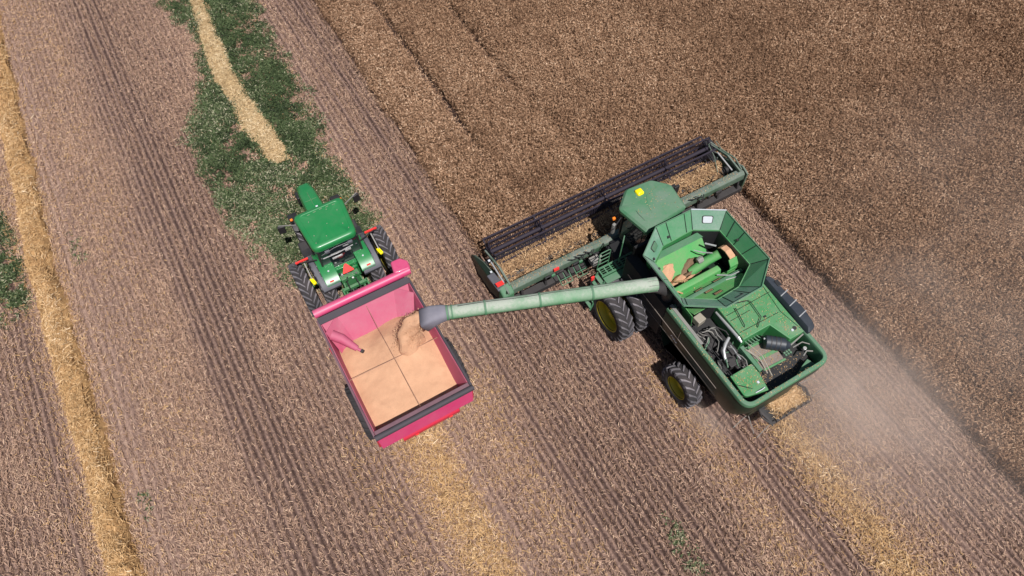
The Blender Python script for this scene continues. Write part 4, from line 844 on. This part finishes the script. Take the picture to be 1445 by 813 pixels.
# ================================================================ tractor
def tractor():
    OX, OYt = 1.53, 14.27; root = empty('tractor', (OX, OYt, 0)); off = (OX, OYt, 0)
    tag(root, 'bright green tractor with dual rear wheels pulling the crimson cart', 'tractor')
    B = lambda: MB(off); X = OX
    for s in (-1, 1):
        wheel(root, (X+s*1.50, 14.20, .99), .99, .46, .56, s, off, 24, .1)
        wheel(root, (X+s*.86, 14.20, .99), .99, .46, .56, s, off, 24, .1, rot=.05)
        wheel(root, (X+s*.80, 16.75, .70), .70, .34, .38, s, off, 18, .06)
    a = B(); a.tube([(X-1.7, 14.2, .99), (X+1.7, 14.2, .99)], .07, 12); a.box((X, 14.2, 1.0), (1.2, .5, .5)); a.box((X, 17.05, .75), (1.6, .25, .25)); a.box((X, 15.7, 1.0), (.5, 3.2, .45)); a.build('chassis', 'tgreen2', root, .02)
    # hood
    def sec(y, w_, z0, z1): return [(X-w_/2, y, z0), (X-w_/2, y, z1-.16), (X-w_/2+.05, y, z1-.05), (X-w_/4, y, z1), (X+w_/4, y, z1), (X+w_/2-.05, y, z1-.05), (X+w_/2, y, z1-.16), (X+w_/2, y, z0)]
    h = B(); h.loft([sec(15.3, .74, 1.0, 2.02), sec(16.4, .68, 1.0, 1.99), sec(17.4, .62, 1.0, 1.9), sec(17.85, .56, 1.02, 1.78), sec(18.0, .46, 1.1, 1.6)]); hd = h.build('hood', 'tgreen', root, .02, True)
    h = B(); h.tube([(X, 15.6, 2.015), (X, 17.3, 1.925)], .012, 6); h.tube([(X-.22, 16.9, 1.955), (X+.22, 16.9, 1.955)], .01, 6); h.build('hood_seam', 'tgreen2', hd)
    h = B(); h.box((X, 17.98, 1.35), (.42, .06, .4)); h.build('grille', 'black', hd, .01)
    h = B(); h.box((X, 18.2, .75), (.7, .35, .4)); h.build('front_weight', 'black', root, .03)
    h = B(); h.tube([(X+.52, 15.55, 1.2), (X+.52, 15.55, 2.5)], .06, 10); h.build('exhaust_stack', 'black', root)
    # cab
    plan = [(X-.72, 13.98), (X+.72, 13.98), (X+.80, 14.7), (X+.62, 15.55), (X-.62, 15.55), (X-.80, 14.7)]
    c = B(); c.prism(plan, 1.15, 1.75); cab = c.build('cab', 'tgreen', root, .03)
    c = B(); c.prism([(X+(x-X)*.98, 14.8+(y-14.8)*.98) for x, y in plan], 1.75, 2.84); c.build('cab_glass', 'glass', cab)
    c = B()
    for x, y in plan: c.tube([(x, y, 1.7), (X+(x-X)*.95, 14.8+(y-14.8)*.97, 2.9)], .035, 8)
    c.build('cab_pillar', 'black', cab)
    rp = rounded([(X-.80, 13.98), (X+.72, 13.98), (X+.86, 15.62), (X-.90, 15.62)], [.25, .25, .2, .2], 6)
    sc = lambda f, z: [(X+(x-X)*f, 14.85+(y-14.85)*f, z) for x, y in rp]
    c = B(); c.loft([sc(.92, 2.82), sc(.99, 2.87), sc(1.0, 2.98), sc(.98, 3.06), sc(.93, 3.10), sc(.82, 3.115), sc(.80, 3.10), sc(.3, 3.115)]); rf = c.build('cab_roof', 'tgreen', cab, smooth=True)
    c = B()
    for q in range(5): c.tube([(X-.45+.22*q, 15.42-.02*abs(q-2), 3.10), (X-.35+.22*q, 15.43-.02*abs(q-2), 3.10)], .008, 6); c.tube([(X-.5+.22*q, 14.12, 3.10), (X-.42+.22*q, 14.12, 3.10)], .008, 6)
    for x, y in ((-.5, 15.1), (.5, 15.1), (-.55, 14.5), (.45, 14.5), (0, 14.75), (.2, 15.3), (-.2, 14.3), (.55, 14.25), (-.6, 14.2)): c.tube([(X+x, y, 3.10), (X+x, y, 3.125)], .014, 8)
    c.build('roof_bolt', 'tan', rf)
    c = B(); c.tube([(X-.05, 15.66, 3.0), (X+.02, 15.66, 3.0)], .04, 8); c.build('roof_lamp', 'white', rf)
    c = B(); c.tube([(X-.60, 13.93, 2.55), (X-.1, 13.88, 2.6), (X+.45, 13.92, 2.62)], .02, 6); c.box((X-.15, 13.92, 2.35), (.35, .05, .05)); c.box((X+.25, 13.91, 2.5), (.2, .05, .06)); c.build('wiper', 'silver', cab)
    c = B(); c.box((X-.4, 13.95, 2.78), (.16, .08, .1)); c.box((X+.4, 13.95, 2.78), (.16, .08, .1)); c.build('work_lamp', 'grey', cab, .01)
    # fenders
    for s in (-1, 1):
        q = B(); pr = [(13.22, 1.55), (13.32, 1.86), (13.55, 2.04), (13.95, 2.10), (14.35, 2.06), (14.7, 1.9), (14.9, 1.7)]; prl = [(y, z-.05) for y, z in reversed(pr)]
        xa, xb = (X+.38, X+.88) if s > 0 else (X-.88, X-.38); q.prismx(pr[1:]+prl[:-1], xa, xb); fe = q.build('fender', 'tgreen', root, .03, True)
        xa, xb = (X+.42, X+1.04) if s > 0 else (X-1.04, X-.42)
        q = B(); pg = [(13.30, 1.60), (13.26, 1.74), (13.34, 1.88), (13.50, 1.97), (13.68, 2.02)]; q.prismx(pg+[(y+.03, z-.05) for y, z in reversed(pg)], xa, xb); q.build('fender_extension', 'grey', fe, .03, True)
        q = B(); xo = X+s*.98; q.prismx([(y, z-.04) for y, z in pr[1:]]+[(y, z-.09) for y, z in prl[:-1]], xo-.08, xo+.08); q.build('fender_flare', 'grey', fe, .02, True)
        q = B(); q.tube([(X+s*.62, 13.72, 2.09), (X+s*.62, 13.72, 2.11)], .03, 12); q.build('fender_vent', 'white', fe)
        q = B(); q.box((X+s*.66, 13.40, 1.95), (.14, .05, .03), rx=.8); q.build('tail_lamp', 'red', fe, .005)
        # wide warning arms
        q = B(); q.bar((X+s*.78, 14.25, 2.2), (X+s*1.36, 14.38, 2.25), .035, .035); q.build('light_arm', 'black', root)
        q = B(); q.bar((X+s*1.02, 14.42, 2.26), (X+s*1.46, 14.42, 2.26), .05, .08); q.build('warning_bar', M['red'], root, .01)
        q = B(); q.bar((X+s*1.20, 14.36, 2.2), (X+s*1.20, 13.75, 2.02), .04, .04); q.build('lamp_bracket', 'steel', root)
        q = B(); q.box((X+s*1.20, 13.68, 1.98), (.12, .26, .10), rz=.2); q.build('amber_reflector', 'yellow_b', root, .02)
        # mirrors and front markers
        q = B(); q.bar((X+s*.80, 15.55, 2.62), (X+s*1.42, 15.85, 2.62), .025, .025); mi = q.build('mirror_arm', 'steel', root)
        q = B(); q.box((X+s*1.36, 15.80, 2.42), (.24, .07, .36), rz=s*.2); q.build('mirror', 'black', mi, .02)
        q = B(); pf = [(16.3, 1.35), (16.5, 1.48), (16.85, 1.52), (17.1, 1.45)]; q.prismx(pf+[(y, z-.04) for y, z in reversed(pf)], X+s*.82-.17, X+s*.82+.17); ff = q.build('front_fender', 'black', root, .02, True)
        q = B(); q.box((X+s*.92, 16.5, 1.75), (.10, .08, .18)); q.build('marker_stalk', 'black', ff, .01)
        q = B(); q.box((X+s*.92, 16.48, 1.87), (.09, .07, .07)); q.build('marker_lamp', 'orange', ff, .01)
        q = B()
        for k in range(4): q.box((X+s*.95, 15.2, .5+.3*k), (.3, .45, .03))
        q.build('step', 'black', root)
        q = B(); q.box((X+s*.85, 15.55, .9), (.5, .9, .55)); q.build('fuel_tank', 'dark', root, .06)
    # rear linkage
    q = B(); q.prismx([(13.9, 1.3), (13.86, 1.74), (13.98, 1.74), (14.0, 1.3)], X-.40, X+.40); q.build('rear_panel', 'tgreen', root, .02)
    tri = rounded([(-.19, -.10), (.19, -.10), (.03, .18), (-.03, .18)], .03, 3)
    q = B(); q.loft([[(X-.02+x*1.15, 13.70+z*.9, 1.78+z*.55) for x, z in tri], [(X-.02+x*1.15, 13.69+z*.9, 1.80+z*.55) for x, z in tri]]); q.build('slow_vehicle_triangle', 'red', root)
    q = B(); q.box((X-.02, 13.74, 1.2), (.66, .30, .5)); lk = q.build('rear_linkage', 'tgreen2', root, .02)
    q = B(); q.box((X, 13.42, 1.08), (.92, .10, .14)); q.box((X-.44, 13.34, 1.0), (.06, .3, .3)); q.box((X+.44, 13.34, 1.0), (.06, .3, .3)); q.build('lift_frame', 'tgreen2', lk, .01)
    for k in range(22):
        x = X+random.uniform(-.33, .33); y = random.uniform(13.5, 13.85); z = random.uniform(1.42, 1.58); q = B()
        if k % 3: q.tube([(x, y, z-.08), (x+random.uniform(-.1, .1), y-random.uniform(.03, .12), z+.03)], random.uniform(.015, .035), 7)
        else: q.box((x, y, z-.02), (random.uniform(.05, .12), random.uniform(.05, .12), .1), rz=random.random())
        q.build('hydraulic_coupler', random.choice(['tgreen2', 'tgreen2', 'steel', 'tgreen', 'silver', 'black']), lk)
    for s in (-1, 1):
        q = B(); q.bar((X+s*.3, 13.7, .75), (X+s*.38, 13.1, .6), .07, .09); q.bar((X+s*.3, 13.6, 1.25), (X+s*.36, 13.15, .65), .04, .04); q.build('lift_arm', 'tgreen2', lk, .01)
    q = B(); q.bar((X, 13.8, .55), (X, 13.1, .55), .10, .06); q.bar((X-.12, 13.5, 1.1), (X-.1, 13.1, .75), .05, .05); q.build('drawbar', 'dark', root)
    q = B(); q.tube([(X-.2, 13.5, 1.4), (X-.22, 13.0, 1.35), (X-.1, 12.3, 1.0), (X-.15, 11.8, 1.1)], .02, 7); q.tube([(X+.12, 13.5, 1.4), (X+.15, 12.9, 1.3), (X+.05, 12.2, .95), (X+.1, 11.8, 1.1)], .018, 7); q.build('hydraulic_hose', 'black', root)
    return root
tractor()

# ================================================================ dust hanging behind and beside the combine
def dust(label, c, r, dens, seed, rz=0):
    bm = bmesh.new(); bmesh.ops.create_icosphere(bm, subdivisions=3, radius=1.0); me = bpy.data.meshes.new('dust_cloud'); bm.to_mesh(me); bm.free()
    o = bpy.data.objects.new('dust_cloud', me); COL.objects.link(o); o.location = c; o.scale = r; o.rotation_euler = (0, 0, rz)
    mt = bpy.data.materials.new('dust'); mt.use_nodes = True; t = mt.node_tree; t.nodes.clear()
    out = N(t, 'ShaderNodeOutputMaterial'); v = N(t, 'ShaderNodeVolumePrincipled'); t.links.new(v.outputs[0], out.inputs['Volume'])
    v.inputs['Color'].default_value = (1.0, .87, .78, 1); v.inputs['Anisotropy'].default_value = .0
    tc = N(t, 'ShaderNodeTexCoord').outputs['Object']; ln = N(t, 'ShaderNodeVectorMath', operation='LENGTH'); t.links.new(tc, ln.inputs[0])
    fall = mapr(t, ln.outputs['Value'], 1., .15, 0., 1., True)
    mp = N(t, 'ShaderNodeMapping'); mp.inputs['Location'].default_value = (seed, seed*.7, 0); t.links.new(tc, mp.inputs[0])
    n1 = mapr(t, noise(t, mp.outputs[0], 1.7, 5, .62, .5), .36, .68, .15, 1.5)
    t.links.new(math_(t, 'MULTIPLY', math_(t, 'MULTIPLY', fall, n1), dens), v.inputs['Density'])
    me.materials.append(mt); tag(o, label, 'dust', kind='stuff')
dust('thin dust drifting over the crop edge to the right of the combine', (16.6, .9, 1.1), (6.8, 6.4, 1.7), .15, 3.1, rz=.3)
dust('dust and chaff hanging behind the straw spreader', (13.5, 1.5, .9), (3.7, 4.6, 1.2), .40, 7.7)
dust('small puff of dust behind the left rear wheel', (9.3, 3.7, .4), (.9, 1.3, .5), .55, 1.3)
dust('faint dust haze above the standing crop on the far right', (22.5, 5.0, 1.3), (9.5, 7.5, 2.2), .05, 5.2)

# chaff lying on the flat tops of the combine
def litter():
    root = bpy.data.objects['combine_harvester']; OY = 8.2; n = 1500; P = []
    for (xa, xb, ya, yb, z, m_) in ((-.28, 1.45, 4.7, 5.95, 3.034, 260), (.95, 1.42, 4.0, 4.7, 3.034, 60), (-1.3, -.45, 3.3, 3.95, 2.845, 150), (-1.3, 1.3, 3.1, 3.7, 2.325, 260), (-.15, .6, 3.7, 4.4, 2.585, 90), (-1.6, -1.46, 3.2, 6.6, 2.957, 90), (-1.4, 1.4, 2.89, 3.02, 2.957, 60), (-.6, .7, 9.3, 10.4, 3.612, 60), (-4.9, 4.9, 10.5, 10.76, 1.325, 420)):
        P.append(np.stack([rng.uniform(xa, xb, m_), rng.uniform(ya, yb, m_)-OY, np.full(m_, z+.004)+rng.uniform(0, .012, m_)], 1))
    P = np.concatenate(P); n = len(P); a = rng.uniform(0, 6.3, n)
    Q = blades(P, np.stack([np.cos(a), np.sin(a), rng.normal(0, .08, n)], 1), rng.uniform(.015, .06, n), rng.uniform(.006, .014, n), rng.normal(0, .15, n))
    o = quads('chaff_litter', Q, vcol=rng.beta(2, 2, n), mat=M['gold']); o.parent = root; o['kind'] = 'stuff'
litter()
